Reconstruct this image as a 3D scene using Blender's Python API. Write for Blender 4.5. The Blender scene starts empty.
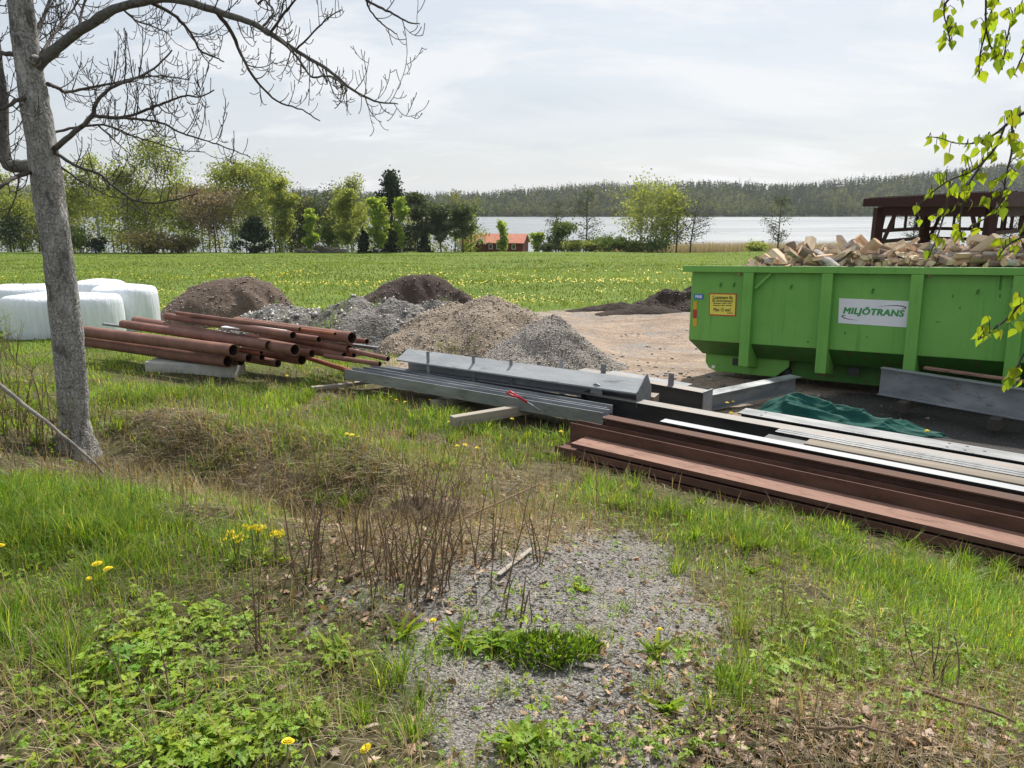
import bpy, math, random
import numpy as np
from mathutils import Vector, Matrix

# ------------------------------------------------------------------ scene, camera, light
SC = bpy.context.scene
COL = SC.collection
rng = np.random.default_rng(7)
random.seed(7)
F = 739.6; PITCH = math.radians(13.4); EYE = 2.65
cam = bpy.data.cameras.new('camera'); cam_o = bpy.data.objects.new('camera', cam); COL.objects.link(cam_o)
cam.sensor_width = 36.0; cam.lens = F * 36.0 / 1024.0; cam.clip_start = 0.05; cam.clip_end = 9000
cam_o.location = (0, 0, EYE); cam_o.rotation_euler = (math.radians(90) - PITCH, 0, 0)
SC.camera = cam_o
SC.view_settings.view_transform = 'Standard'; SC.view_settings.look = 'None'
SC.view_settings.gamma = 1.0; SC.view_settings.exposure = 0.34
SUN_AZ = math.radians(22); SUN_EL = math.radians(50)
sun = bpy.data.lights.new('sun', 'SUN'); sun.energy = 5.0; sun.angle = math.radians(2.5); sun.color = (1.0, 0.95, 0.87)
sun_o = bpy.data.objects.new('sun', sun); COL.objects.link(sun_o)
sdir = Vector((math.sin(SUN_AZ) * math.cos(SUN_EL), math.cos(SUN_AZ) * math.cos(SUN_EL), math.sin(SUN_EL)))
sun_o.rotation_euler = sdir.to_track_quat('Z', 'Y').to_euler(); sun_o.location = (0, 0, 60)


def N(nt, typ, ins=None, **props):
    n = nt.nodes.new(typ)
    for k, v in props.items():
        setattr(n, k, v)
    for k, v in (ins or {}).items():
        s = n.inputs[k]
        if isinstance(v, bpy.types.NodeSocket):
            nt.links.new(v, s)
        elif isinstance(v, tuple) and len(v) == 3 and s.type == 'RGBA':
            s.default_value = (*v, 1)
        else:
            s.default_value = v
    return n


def ramp(nt, fac, stops):
    r = N(nt, 'ShaderNodeValToRGB', {0: fac}); e = r.color_ramp.elements
    while len(e) < len(stops):
        e.new(0.5)
    for i, (p, c) in enumerate(stops):
        e[i].position = p
        e[i].color = (c, c, c, 1) if isinstance(c, (int, float)) else (*c, 1)
    return r.outputs[0]


def mix(nt, fac, a, b, blend='MIX'):
    n = N(nt, 'ShaderNodeMix', data_type='RGBA', blend_type=blend)
    for key, v in ((0, fac), (6, a), (7, b)):
        s = n.inputs[key]
        if isinstance(v, bpy.types.NodeSocket):
            nt.links.new(v, s)
        elif isinstance(v, tuple):
            s.default_value = (*v, 1)
        else:
            s.default_value = v
    return n.outputs[2]


def math_n(nt, op, a, b=0.0):
    return N(nt, 'ShaderNodeMath', {0: a, 1: b}, operation=op).outputs[0]


W = bpy.data.worlds.new('World'); SC.world = W; W.use_nodes = True
nt = W.node_tree; nt.nodes.clear()
sky = N(nt, 'ShaderNodeTexSky', sky_type='NISHITA', sun_disc=False, sun_elevation=SUN_EL, sun_rotation=SUN_AZ,
        air_density=1.0, dust_density=2.5, ozone_density=1.0)
tc = N(nt, 'ShaderNodeTexCoord')
sep = N(nt, 'ShaderNodeSeparateXYZ', {0: tc.outputs['Generated']})
zc = math_n(nt, 'ADD', math_n(nt, 'MAXIMUM', sep.outputs[2], 0.0), 0.26)
cx = math_n(nt, 'DIVIDE', sep.outputs[0], zc); cy = math_n(nt, 'DIVIDE', sep.outputs[1], zc)
cv = N(nt, 'ShaderNodeCombineXYZ', {0: cx, 1: cy, 2: 0.0})
mp = N(nt, 'ShaderNodeMapping', {0: cv.outputs[0], 'Scale': (0.55, 1.0, 1.0), 'Rotation': (0, 0, 0.35)})
n1 = N(nt, 'ShaderNodeTexNoise', {'Vector': mp.outputs[0], 'Scale': 1.7, 'Detail': 11.0, 'Roughness': 0.62, 'Distortion': 0.4})
n2 = N(nt, 'ShaderNodeTexNoise', {'Vector': mp.outputs[0], 'Scale': 0.5, 'Detail': 3.0})
thin = ramp(nt, n2.outputs[0], [(0.3, 0.62), (0.7, 0.86)])
clouds = mix(nt, thin, sky.outputs[0], (5.6, 6.05, 6.55))
puff = ramp(nt, n1.outputs[0], [(0.50, 0.0), (0.59, 0.75)])
clouds = mix(nt, puff, clouds, (7.3, 7.4, 7.55))
grey = ramp(nt, n1.outputs[0], [(0.28, 0.55), (0.46, 0.0)])
clouds = mix(nt, grey, clouds, (4.2, 4.8, 5.6))
bg = N(nt, 'ShaderNodeBackground', {0: clouds, 1: 0.1})
N(nt, 'ShaderNodeOutputWorld', {0: bg.outputs[0]})


# ------------------------------------------------------------------ helpers
def hash2(ix, iy, seed):
    h = (ix.astype(np.int64) * 374761393 + iy.astype(np.int64) * 668265263 + seed * 1442695041) & 0x7fffffff
    h = ((h ^ (h >> 13)) * 1274126177) & 0x7fffffff
    return ((h ^ (h >> 16)) & 0xffff) / 65535.0


def vnoise(x, y, seed=0):
    x = np.asarray(x, float); y = np.asarray(y, float)
    ix = np.floor(x); iy = np.floor(y); fx = x - ix; fy = y - iy
    fx = fx * fx * (3 - 2 * fx); fy = fy * fy * (3 - 2 * fy)
    a = hash2(ix, iy, seed); b = hash2(ix + 1, iy, seed); c = hash2(ix, iy + 1, seed); d = hash2(ix + 1, iy + 1, seed)
    return (a * (1 - fx) + b * fx) * (1 - fy) + (c * (1 - fx) + d * fx) * fy


def fbm(x, y, seed=0, octv=4):
    s = 0; a = 0.5
    for o in range(octv):
        s = s + a * (vnoise(x * 2 ** o, y * 2 ** o, seed + o) - 0.5); a *= 0.5
    return s


OX = np.array([.353, 7.53]); EX = np.array([.783, -.622]); EYV = np.array([.622, .783])


def seg_dist(x, y, a, b):
    ax, ay = a; bx, by = b; dx, dy = bx - ax, by - ay; L = dx * dx + dy * dy
    t = np.clip(((x - ax) * dx + (y - ay) * dy) / L, 0, 1)
    return np.hypot(x - ax - t * dx, y - ay - t * dy), t


RIDGE_PX = [(-900, 185), (0, 188), (280, 190), (345, 192), (400, 195), (480, 193), (560, 187), (640, 184), (720, 182), (770, 185),
            (830, 181), (880, 177), (920, 173), (960, 169), (1000, 164), (1060, 159), (1400, 152), (2200, 165)]


def ray(px, py):
    u = (px - 512) / F; v = (384 - py) / F
    return np.array([u, math.cos(PITCH) + v * math.sin(PITCH), -math.sin(PITCH) + v * math.cos(PITCH)])


RU = [r[0] for r in RIDGE_PX]
RZ = [EYE + 1350 * ray(*r)[2] / ray(*r)[1] - 10 for r in RIDGE_PX]


def H(x, y):
    x = np.asarray(x, float); y = np.asarray(y, float)
    d = -(x - OX[0]) * EYV[0] - (y - OX[1]) * EYV[1]
    d = d - 0.4 * np.maximum(0, -x - 3.2)
    z = np.interp(d, [-1.0, 0, 1, 2, 3, 3.6, 5, 7, 20], [0, .05, .19, .42, .72, .90, 1.05, 1.1, 1.1])
    z = z + np.interp(y, [12, 18, 30, 60, 100, 150, 162, 185, 210, 320, 960, 1000, 1020],
                      [0, -.28, -.85, -2.1, -3.75, -6.0, -6.9, -9.2, -11, -14, -14, -9, -8.4])
    # far hills across the lake
    u = 512 + F * x / np.maximum(y, 1) * 1.027
    hz = np.interp(u, RU, RZ)
    t = np.clip((y - 1000) / 340, 0, 1); t = t * t * (3 - 2 * t)
    z = np.where(y > 1000, -8.6 + (hz + 8.6) * t, z)
    near = np.clip((60 - np.hypot(x, y)) / 40, 0, 1)
    dd, tt = seg_dist(x, y, (-4.7, 7.12), (-1.45, 5.52))
    sd = ((x + 4.7) * 1.6 + (y - 7.12) * 3.25) / 3.62       # side of the ditch line: the far bank is steep, the near one gentle
    z = z - 0.56 * np.exp(-(dd / np.where(sd > 0, .50, 1.05)) ** 2) * np.clip(tt * 3, 0.35, 1) * near
    dd, tt = seg_dist(x, y, (-3.5, 7.6), (-0.8, 6.3))
    z = z + 0.05 * np.exp(-(dd / 0.42) ** 2)
    q = (x - OX[0]) * EYV[0] + (y - OX[1]) * EYV[1]
    sm = lambda t_: np.clip(t_, 0, 1) ** 2 * (3 - 2 * np.clip(t_, 0, 1))
    z = z - sm((x - .8) / 2.2) * (.12 * sm((q - 2.8) / 1.6) + .055 * np.clip(q - 5.2, 0, 4)) * sm((15 - q) / 4)
    # root flare of the bank the tree stands on
    dd = np.hypot(x + 3.65, y - 5.75)
    z = z - 0.05 * np.exp(-(dd / 0.6) ** 2)
    z = z + near * (0.24 * fbm(x * 1.1, y * 1.1, 3, 6) * np.clip(0.35 + d * 0.5, 0.35, 1))
    z = z + np.clip((np.hypot(x, y) - 25) / 40, 0, 1) * np.where(y < 160, 1, 0) * 0.5 * fbm(x * .06, y * .06, 11, 4)
    return z


def proj(x, y, z):
    c, s = math.cos(PITCH), math.sin(PITCH)
    dep = y * c - (z - EYE) * s
    up = y * s + (z - EYE) * c
    return 512 + F * x / dep, 384 - F * up / dep


def atz(px, py, z):
    d = ray(px, py); return Vector(np.array([0, 0, EYE]) + d * ((z - EYE) / d[2]))


def aty(px, py, Y):
    d = ray(px, py); return Vector(np.array([0, 0, EYE]) + d * (Y / d[1]))


def G(px, py):
    d = ray(px, py); t = np.concatenate([np.arange(0.8, 30, 0.02), np.arange(30, 260, 0.3)])
    P = np.array([0, 0, EYE])[None] + t[:, None] * d[None]
    below = P[:, 2] < H(P[:, 0], P[:, 1])
    i = int(np.argmax(below)) if below.any() else len(t) - 1
    return Vector((P[i, 0], P[i, 1], float(H(P[i, 0], P[i, 1]))))


def S(s, q, z=0.0):
    p = OX + EX * s + EYV * q
    return Vector((p[0], p[1], z))


def tag(o, label=None, cat=None, group=None, kind=None):
    if label: o['label'] = label
    if cat: o['category'] = cat
    if group: o['group'] = group
    if kind: o['kind'] = kind
    elif cat: o['kind'] = 'thing'
    return o


def link(name, me, parent=None):
    o = bpy.data.objects.new(name, me); COL.objects.link(o)
    if parent: o.parent = parent
    return o


def empty(name, loc=(0, 0, 0), rot=(0, 0, 0)):
    o = bpy.data.objects.new(name, None); COL.objects.link(o); o.location = loc; o.rotation_euler = rot
    o.empty_display_size = 0.2
    return o


def copy_tree(o, parent=None):
    c = o.copy(); COL.objects.link(c)
    if parent: c.parent = parent
    for ch in list(o.children):
        copy_tree(ch, c)
    return c


def mesh_np(name, V, quads=None, tris=None, mat=None, tint=None, parent=None, smooth=False, attrs=None):
    V = np.asarray(V, np.float32)
    nq = 0 if quads is None else len(quads); ntr = 0 if tris is None else len(tris)
    loops = []
    if nq: loops.append(np.asarray(quads, np.int32).ravel())
    if ntr: loops.append(np.asarray(tris, np.int32).ravel())
    loops = np.concatenate(loops)
    starts = np.concatenate([np.arange(nq) * 4, nq * 4 + np.arange(ntr) * 3]).astype(np.int32)
    me = bpy.data.meshes.new(name)
    me.vertices.add(len(V)); me.vertices.foreach_set('co', V.ravel())
    me.loops.add(len(loops)); me.loops.foreach_set('vertex_index', loops)
    me.polygons.add(len(starts)); me.polygons.foreach_set('loop_start', starts)
    if smooth: me.polygons.foreach_set('use_smooth', np.ones(len(starts), bool))
    al = dict(attrs or {})
    if tint is not None: al['tint'] = tint
    for k, c in al.items():
        a = me.attributes.new(k, 'FLOAT_COLOR', 'POINT')
        c = np.asarray(c, np.float32)
        if c.shape[1] == 3: c = np.concatenate([c, np.ones((len(c), 1), np.float32)], 1)
        a.data.foreach_set('color', c.ravel())
    me.update(calc_edges=True); me.validate()
    if mat: me.materials.append(mat)
    return link(name, me, parent)


class MB:
    def __init__(s): s.v = []; s.f = []; s.m = []; s.mi = 0

    def quad(s, *p):
        b = len(s.v); s.v += [tuple(q) for q in p]; s.f.append(tuple(range(b, b + len(p)))); s.m.append(s.mi)

    def box(s, x0, x1, y0, y1, z0, z1):
        b = len(s.v)
        s.v += [(x, y, z) for z in (z0, z1) for x, y in ((x0, y0), (x1, y0), (x1, y1), (x0, y1))]
        for f in ((3, 2, 1, 0), (4, 5, 6, 7), (0, 1, 5, 4), (1, 2, 6, 5), (2, 3, 7, 6), (3, 0, 4, 7)):
            s.f.append(tuple(b + i for i in f)); s.m.append(s.mi)

    def prism(s, A, B):
        """closed loft between two outlines of equal length"""
        b = len(s.v); n = len(A); s.v += [tuple(p) for p in A] + [tuple(p) for p in B]
        s.f.append(tuple(b + i for i in reversed(range(n)))); s.f.append(tuple(b + n + i for i in range(n)))
        for i in range(n):
            j = (i + 1) % n; s.f.append((b + i, b + j, b + n + j, b + n + i))
        s.m += [s.mi] * (n + 2)

    def bar(s, p, q, w, h, up=Vector((0, 0, 1))):
        p = Vector(p); q = Vector(q); t = (q - p).normalized(); r = t.cross(up)
        if r.length < 1e-3: r = t.cross(Vector((0, 1, 0)))
        r.normalize(); u = r.cross(t)
        o = [(-w / 2, -h / 2), (w / 2, -h / 2), (w / 2, h / 2), (-w / 2, h / 2)]
        s.prism([p + r * a + u * c for a, c in o], [q + r * a + u * c for a, c in o])

    def tube(s, pts, rad, n=6, cap=True):
        pts = [Vector(p) for p in pts]; m = len(pts); b = len(s.v)
        if not hasattr(rad, '__len__'): rad = [rad] * m
        ref = None
        for i, p in enumerate(pts):
            t = (pts[min(i + 1, m - 1)] - pts[max(i - 1, 0)])
            t = t.normalized() if t.length > 1e-9 else Vector((0, 0, 1))
            if ref is None:
                ref = t.cross(Vector((0.31, 0.17, 0.93)))
                if ref.length < 1e-2: ref = t.cross(Vector((1, 0, 0)))
            ref = (ref - t * ref.dot(t)).normalized(); w = t.cross(ref)
            for k in range(n):
                a = 2 * math.pi * k / n
                s.v.append(tuple(p + (ref * math.cos(a) + w * math.sin(a)) * rad[i]))
        for i in range(m - 1):
            for k in range(n):
                j = (k + 1) % n
                s.f.append((b + i * n + k, b + i * n + j, b + (i + 1) * n + j, b + (i + 1) * n + k)); s.m.append(s.mi)
        if cap:
            s.f.append(tuple(b + k for k in reversed(range(n)))); s.f.append(tuple(b + (m - 1) * n + k for k in range(n)))
            s.m += [s.mi] * 2

    def build(s, name, mats, parent=None, smooth=False, bevel=0.0):
        me = bpy.data.meshes.new(name); me.from_pydata(s.v, [], s.f); me.update()
        for m in (mats if isinstance(mats, list) else [mats]): me.materials.append(m)
        me.polygons.foreach_set('material_index', s.m)
        if smooth: me.polygons.foreach_set('use_smooth', [True] * len(s.f))
        o = link(name, me, parent)
        if bevel:
            md = o.modifiers.new('bevel', 'BEVEL'); md.width = bevel; md.segments = 2; md.limit_method = 'ANGLE'
        return o


# ------------------------------------------------------------------ materials
def new_mat(name):
    m = bpy.data.materials.new(name); m.use_nodes = True; m.node_tree.nodes.clear()
    return m, m.node_tree


def finish(nt, shader):
    N(nt, 'ShaderNodeOutputMaterial', {0: shader})


def worn(name, c1, c2, scale=6, rough=0.6, metal=0.0, c3=None, s3=30, t3=(.62, .7), bump=0.15, bscale=60, spec=0.5, stretch=(1, 1, 1)):
    """surface of two mixed tones with optional third stain tone, object space"""
    m, nt = new_mat(name)
    t = N(nt, 'ShaderNodeTexCoord'); mpn = N(nt, 'ShaderNodeMapping', {0: t.outputs['Object'], 'Scale': stretch})
    a = N(nt, 'ShaderNodeTexNoise', {'Vector': mpn.outputs[0], 'Scale': scale, 'Detail': 8.0, 'Roughness': 0.62})
    c = mix(nt, ramp(nt, a.outputs[0], [(.36, 0.0), (.64, 1.0)]), c1, c2)
    if c3:
        b = N(nt, 'ShaderNodeTexNoise', {'Vector': mpn.outputs[0], 'Scale': s3, 'Detail': 7.0, 'Roughness': 0.7})
        c = mix(nt, ramp(nt, b.outputs[0], [(t3[0], 0.0), (t3[1], 1.0)]), c, c3)
    d = N(nt, 'ShaderNodeTexNoise', {'Vector': mpn.outputs[0], 'Scale': bscale, 'Detail': 5.0})
    bp = N(nt, 'ShaderNodeBump', {'Strength': bump, 'Distance': 0.02, 'Height': d.outputs[0]})
    r = ramp(nt, a.outputs[0], [(.3, max(rough - .12, 0.05)), (.7, min(rough + .12, 1))])
    p = N(nt, 'ShaderNodeBsdfPrincipled', {'Base Color': c, 'Roughness': r, 'Metallic': metal, 'Normal': bp.outputs[0], 'Specular IOR Level': spec})
    finish(nt, p.outputs[0]); return m


def foliage(name, col, trans=0.45, var=0.35, rough=0.5, spec=0.3):
    m, nt = new_mat(name)
    a = N(nt, 'ShaderNodeAttribute', attribute_name='tint')
    t = N(nt, 'ShaderNodeTexCoord')
    c = mix(nt, 1.0, col, a.outputs[0], 'MULTIPLY')
    p = N(nt, 'ShaderNodeBsdfPrincipled', {'Base Color': c, 'Roughness': rough, 'Specular IOR Level': spec})
    tc2 = mix(nt, 1.0, c, (1.25, 1.15, 0.55), 'MULTIPLY')
    tr = N(nt, 'ShaderNodeBsdfTranslucent', {0: tc2})
    s = N(nt, 'ShaderNodeMixShader', {0: trans, 1: p.outputs[0], 2: tr.outputs[0]})
    finish(nt, s.outputs[0]); return m


M = {}
M['rust'] = worn('rust', (.082, .043, .032), (.14, .075, .056), 6, .85, 0, (.16, .09, .065), 22, (.58, .72), .2, spec=.25, stretch=(.4, 1, 1))
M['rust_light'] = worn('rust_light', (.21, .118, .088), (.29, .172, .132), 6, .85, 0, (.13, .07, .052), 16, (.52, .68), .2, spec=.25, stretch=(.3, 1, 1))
M['rust_pipe'] = worn('rust_pipe', (.16, .076, .056), (.25, .126, .095), 4, .7, 0, (.10, .05, .04), 22, (.58, .7), .2, spec=.3)
M['rust_orange'] = worn('rust_orange', (.33, .10, .05), (.25, .08, .045), 6, .75, 0, None, bump=.2)
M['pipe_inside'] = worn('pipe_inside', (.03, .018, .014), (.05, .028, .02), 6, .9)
M['grey_steel'] = worn('grey_steel', (.17, .185, .205), (.29, .305, .325), 5, .42, .3, (.12, .10, .085), 11, (.56, .72), .14, stretch=(.35, 1, 1))
M['galvanised'] = worn('galvanised', (.24, .26, .28), (.33, .345, .36), 5, .75, 0, (.12, .11, .10), 9, (.58, .72), .2, spec=.15, stretch=(.35, 1, 1))
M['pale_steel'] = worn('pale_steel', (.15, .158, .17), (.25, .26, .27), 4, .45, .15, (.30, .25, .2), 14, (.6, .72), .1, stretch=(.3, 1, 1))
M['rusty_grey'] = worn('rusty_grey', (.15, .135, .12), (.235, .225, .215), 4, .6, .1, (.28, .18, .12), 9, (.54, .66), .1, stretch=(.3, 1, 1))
M['dark_timber'] = worn('dark_timber', (.04, .034, .028), (.06, .05, .042), 8, .9)
M['dark_steel_and_shade'] = worn('dark_steel_and_shade', (.03, .032, .034), (.058, .060, .062), 4, .5, .2, (.10, .08, .06), 12, (.6, .72), .1, stretch=(.35, 1, 1))  # dark steel parts, also painted shade on the gray beam sides
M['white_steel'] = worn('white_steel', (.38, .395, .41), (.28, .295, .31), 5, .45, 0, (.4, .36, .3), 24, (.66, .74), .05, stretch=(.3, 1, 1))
M['plank'] = worn('plank', (.25, .205, .155), (.16, .135, .105), 6, .8, 0, (.24, .2, .16), 12, (.56, .68), .25, stretch=(.12, 2, 2))
M['pale_wood'] = worn('pale_wood', (.34, .30, .245), (.24, .21, .175), 7, .85, 0, (.2, .17, .14), 12, (.56, .7), .3, stretch=(.12, 2, 2))
M['concrete'] = worn('concrete', (.50, .49, .46), (.40, .39, .37), 4, .9, 0, (.25, .25, .21), 8, (.6, .72), .3)
def bark_mat():
    m, nt = new_mat('bark'); t = N(nt, 'ShaderNodeTexCoord')
    mpn = N(nt, 'ShaderNodeMapping', {0: t.outputs['Object'], 'Scale': (1, 1, .42)})
    wv = N(nt, 'ShaderNodeTexNoise', {'Vector': mpn.outputs[0], 'Scale': 9.0, 'Detail': 4.0})
    jit = mix(nt, .12, mpn.outputs[0], wv.outputs['Color'], 'ADD')
    v = N(nt, 'ShaderNodeTexVoronoi', {'Vector': jit, 'Scale': 34.0}, feature='DISTANCE_TO_EDGE')
    n_a = N(nt, 'ShaderNodeTexNoise', {'Vector': t.outputs['Object'], 'Scale': 55.0, 'Detail': 6.0, 'Roughness': .7})
    n_b = N(nt, 'ShaderNodeTexNoise', {'Vector': mpn.outputs[0], 'Scale': 8.0, 'Detail': 7.0, 'Roughness': .65})
    c = mix(nt, ramp(nt, n_a.outputs[0], [(.40, 0.0), (.60, 1.0)]), (.17, .163, .152), (.40, .39, .372))
    c = mix(nt, ramp(nt, v.outputs['Distance'], [(.0, .5), (.12, 0.0)]), c, (.10, .094, .086))
    c = mix(nt, ramp(nt, n_b.outputs[0], [(.55, 0.0), (.62, .8)]), c, (.085, .078, .07))
    c = mix(nt, ramp(nt, n_b.outputs[0], [(.36, .85), (.45, 0.0)]), c, (.44, .43, .41))
    hgt = math_n(nt, 'ADD', ramp(nt, v.outputs['Distance'], [(.0, 0.0), (.25, 1.0)]), n_a.outputs[0])
    bp = N(nt, 'ShaderNodeBump', {'Strength': .8, 'Distance': .010, 'Height': hgt})
    p = N(nt, 'ShaderNodeBsdfPrincipled', {'Base Color': c, 'Roughness': .9, 'Normal': bp.outputs[0], 'Specular IOR Level': .12})
    finish(nt, p.outputs[0]); return m


M['bark'] = bark_mat()
M['limb'] = worn('limb', (.10, .094, .086), (.15, .143, .132), 22, .9, 0, (.05, .046, .042), 12, (.54, .66), .8, 40, spec=.12)
M['twig'] = worn('twig', (.055, .048, .043), (.085, .075, .066), 8, .85, spec=.2)
M['dark_trunk'] = worn('dark_trunk', (.055, .048, .042), (.09, .08, .07), 3, .9, spec=.1)
M['birch_trunk'] = worn('birch_trunk', (.5, .49, .46), (.35, .34, .32), 1.5, .8, 0, (.05, .05, .05), 2.5, (.56, .62), stretch=(1, 1, 2))
M['dry_stem'] = worn('dry_stem', (.135, .09, .06), (.21, .155, .105), 12, .85, spec=.15)
M['dead_wood'] = worn('dead_wood', (.24, .215, .185), (.15, .135, .12), 10, .85, 0, (.12, .1, .08), 18, (.58, .7), .5)
def container_mat():
    m, nt = new_mat('container_green'); t = N(nt, 'ShaderNodeTexCoord'); P = t.outputs['Object']
    a_ = N(nt, 'ShaderNodeTexNoise', {'Vector': P, 'Scale': 1.3, 'Detail': 6.0, 'Roughness': .6})
    c = mix(nt, ramp(nt, a_.outputs[0], [(.35, 0.0), (.65, 1.0)]), (.125, .345, .056), (.165, .40, .076))
    mv = N(nt, 'ShaderNodeMapping', {0: P, 'Scale': (9, 9, .6)})
    st = N(nt, 'ShaderNodeTexNoise', {'Vector': mv.outputs[0], 'Scale': 1.0, 'Detail': 6.0, 'Roughness': .7})
    c = mix(nt, ramp(nt, st.outputs[0], [(.54, 0.0), (.72, .55)]), c, (.07, .21, .04))
    mh = N(nt, 'ShaderNodeMapping', {0: P, 'Scale': (1.2, 6, 26), 'Rotation': (0, .12, 0)})
    sc_ = N(nt, 'ShaderNodeTexNoise', {'Vector': mh.outputs[0], 'Scale': 1.6, 'Detail': 5.0, 'Roughness': .75})
    c = mix(nt, ramp(nt, sc_.outputs[0], [(.66, 0.0), (.70, .6)]), c, (.06, .15, .04))
    sp_ = N(nt, 'ShaderNodeTexNoise', {'Vector': P, 'Scale': 11.0, 'Detail': 4.0, 'Roughness': .6})
    c = mix(nt, ramp(nt, sp_.outputs[0], [(.70, 0.0), (.74, .85)]), c, (.10, .045, .022))
    bp = N(nt, 'ShaderNodeBump', {'Strength': .25, 'Distance': .03, 'Height': a_.outputs[0]})
    r = ramp(nt, st.outputs[0], [(.35, .42), (.7, .68)])
    p = N(nt, 'ShaderNodeBsdfPrincipled', {'Base Color': c, 'Roughness': r, 'Normal': bp.outputs[0], 'Specular IOR Level': .4})
    finish(nt, p.outputs[0]); return m


M['container_green'] = container_mat()
M['container_dark'] = worn('container_dark', (.055, .19, .03), (.05, .15, .03), 3, .6, 0, (.12, .07, .04), 7, (.52, .66), .1, spec=.3)
M['sign_white'] = worn('sign_white', (.72, .73, .76), (.66, .67, .70), 3, .4)
M['sign_green'] = worn('sign_green', (.04, .30, .07), (.04, .27, .065), 3, .5)
M['black'] = worn('black', (.02, .02, .02), (.03, .03, .03), 3, .5)
M['yellow'] = worn('yellow', (.74, .66, .09), (.68, .60, .08), 3, .5)
M['amber'] = worn('amber', (.60, .36, .02), (.5, .3, .02), 30, .35)
M['red'] = worn('red', (.50, .02, .03), (.42, .02, .03), 20, .4)
M['blue'] = worn('blue', (.03, .15, .42), (.03, .13, .36), 3, .5)
M['white'] = worn('white', (.8, .8, .8), (.74, .74, .74), 3, .6)
M['tarp'] = worn('tarp', (.008, .062, .048), (.014, .09, .072), 5, .75, 0, None, bump=.4, bscale=22, spec=.15)
M['shed_brown'] = worn('shed_brown', (.033, .014, .013), (.045, .02, .018), 4, .7, spec=.25)
M['firewood'] = worn('firewood', (.66, .47, .31), (.52, .35, .22), 7, .85, 0, (.36, .22, .13), 9, (.56, .7), .3, spec=.2, stretch=(.2, 3, 3))
M['firewood_pale'] = worn('firewood_pale', (.72, .59, .42), (.62, .48, .33), 7, .85, 0, (.42, .3, .2), 9, (.58, .7), .3, spec=.2, stretch=(.2, 3, 3))
M['wood_bark'] = worn('wood_bark', (.17, .12, .085), (.26, .20, .15), 6, .95, 0, (.04, .03, .025), 12, (.55, .68), .6, spec=.15)
M['birch_bark'] = worn('birch_bark', (.50, .47, .43), (.36, .33, .29), 6, .9, 0, (.05, .045, .04), 14, (.56, .64), .5, spec=.2)
M['red_wall'] = worn('red_wall', (.16, .028, .024), (.12, .024, .02), 2, .8)
M['roof_tile'] = worn('roof_tile', (.50, .17, .10), (.42, .14, .085), 1.5, .8)
M['pane'] = worn('pane', (.04, .05, .06), (.05, .06, .07), 2, .15)
M['stone'] = worn('stone', (.24, .22, .2), (.36, .34, .32), 5, .9)
M['petal'] = worn('petal', (.80, .66, .008), (.76, .58, .008), 30, .7)
M['stem_green'] = worn('stem_green', (.13, .2, .05), (.2, .15, .07), 10, .7)
M['grass'] = foliage('grass', (.165, .285, .036), .55)
M['straw'] = foliage('straw', (.37, .30, .19), .3)
M['herb'] = foliage('herb', (.25, .37, .04), .45)
M['meadow'] = foliage('meadow', (.165, .225, .036), .45)
M['dand_field'] = foliage('dand_field', (.80, .62, .02), .1)
M['litter'] = foliage('litter', (.31, .215, .145), .15)
M['leaf_birch'] = foliage('leaf_birch', (.255, .305, .10), .6, spec=.05)
M['leaf_young'] = foliage('leaf_young', (.28, .38, .085), .6, spec=.05)
M['leaf_fresh'] = foliage('leaf_fresh', (.26, .36, .03), .55)
M['leaf_dark'] = foliage('leaf_dark', (.048, .070, .042), .2, spec=.08)
M['leaf_pine'] = foliage('leaf_pine', (.10, .128, .072), .3, spec=.05)
M['leaf_bush'] = foliage('leaf_bush', (.125, .185, .05), .4)
M['leaf_brown'] = foliage('leaf_brown', (.30, .23, .18), .4)
M['far_leaf'] = foliage('far_leaf', (1, 1, 1), .35, spec=.0, rough=.9)
M['reed'] = foliage('reed', (.50, .42, .31), .2)
M['pebble'] = foliage('pebble', (1, 1, 1), 0.0)
M['catkin'] = foliage('catkin', (.20, .18, .07), .3)


def bale_mat():
    m, nt = new_mat('bale_film')
    t = N(nt, 'ShaderNodeTexCoord')
    mp_ = N(nt, 'ShaderNodeMapping', {0: t.outputs['Object'], 'Scale': (16, 16, 1.2)})
    a = N(nt, 'ShaderNodeTexNoise', {'Vector': mp_.outputs[0], 'Scale': 1.3, 'Detail': 5.0, 'Distortion': .6})
    c = mix(nt, ramp(nt, a.outputs[0], [(.35, 0.0), (.6, 1.0)]), (.65, .70, .76), (.76, .79, .83))
    bp = N(nt, 'ShaderNodeBump', {'Strength': .7, 'Distance': .03, 'Height': a.outputs[0]})
    p = N(nt, 'ShaderNodeBsdfPrincipled', {'Base Color': c, 'Roughness': .38, 'Normal': bp.outputs[0]})
    finish(nt, p.outputs[0]); return m


M['bale'] = bale_mat()


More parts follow.
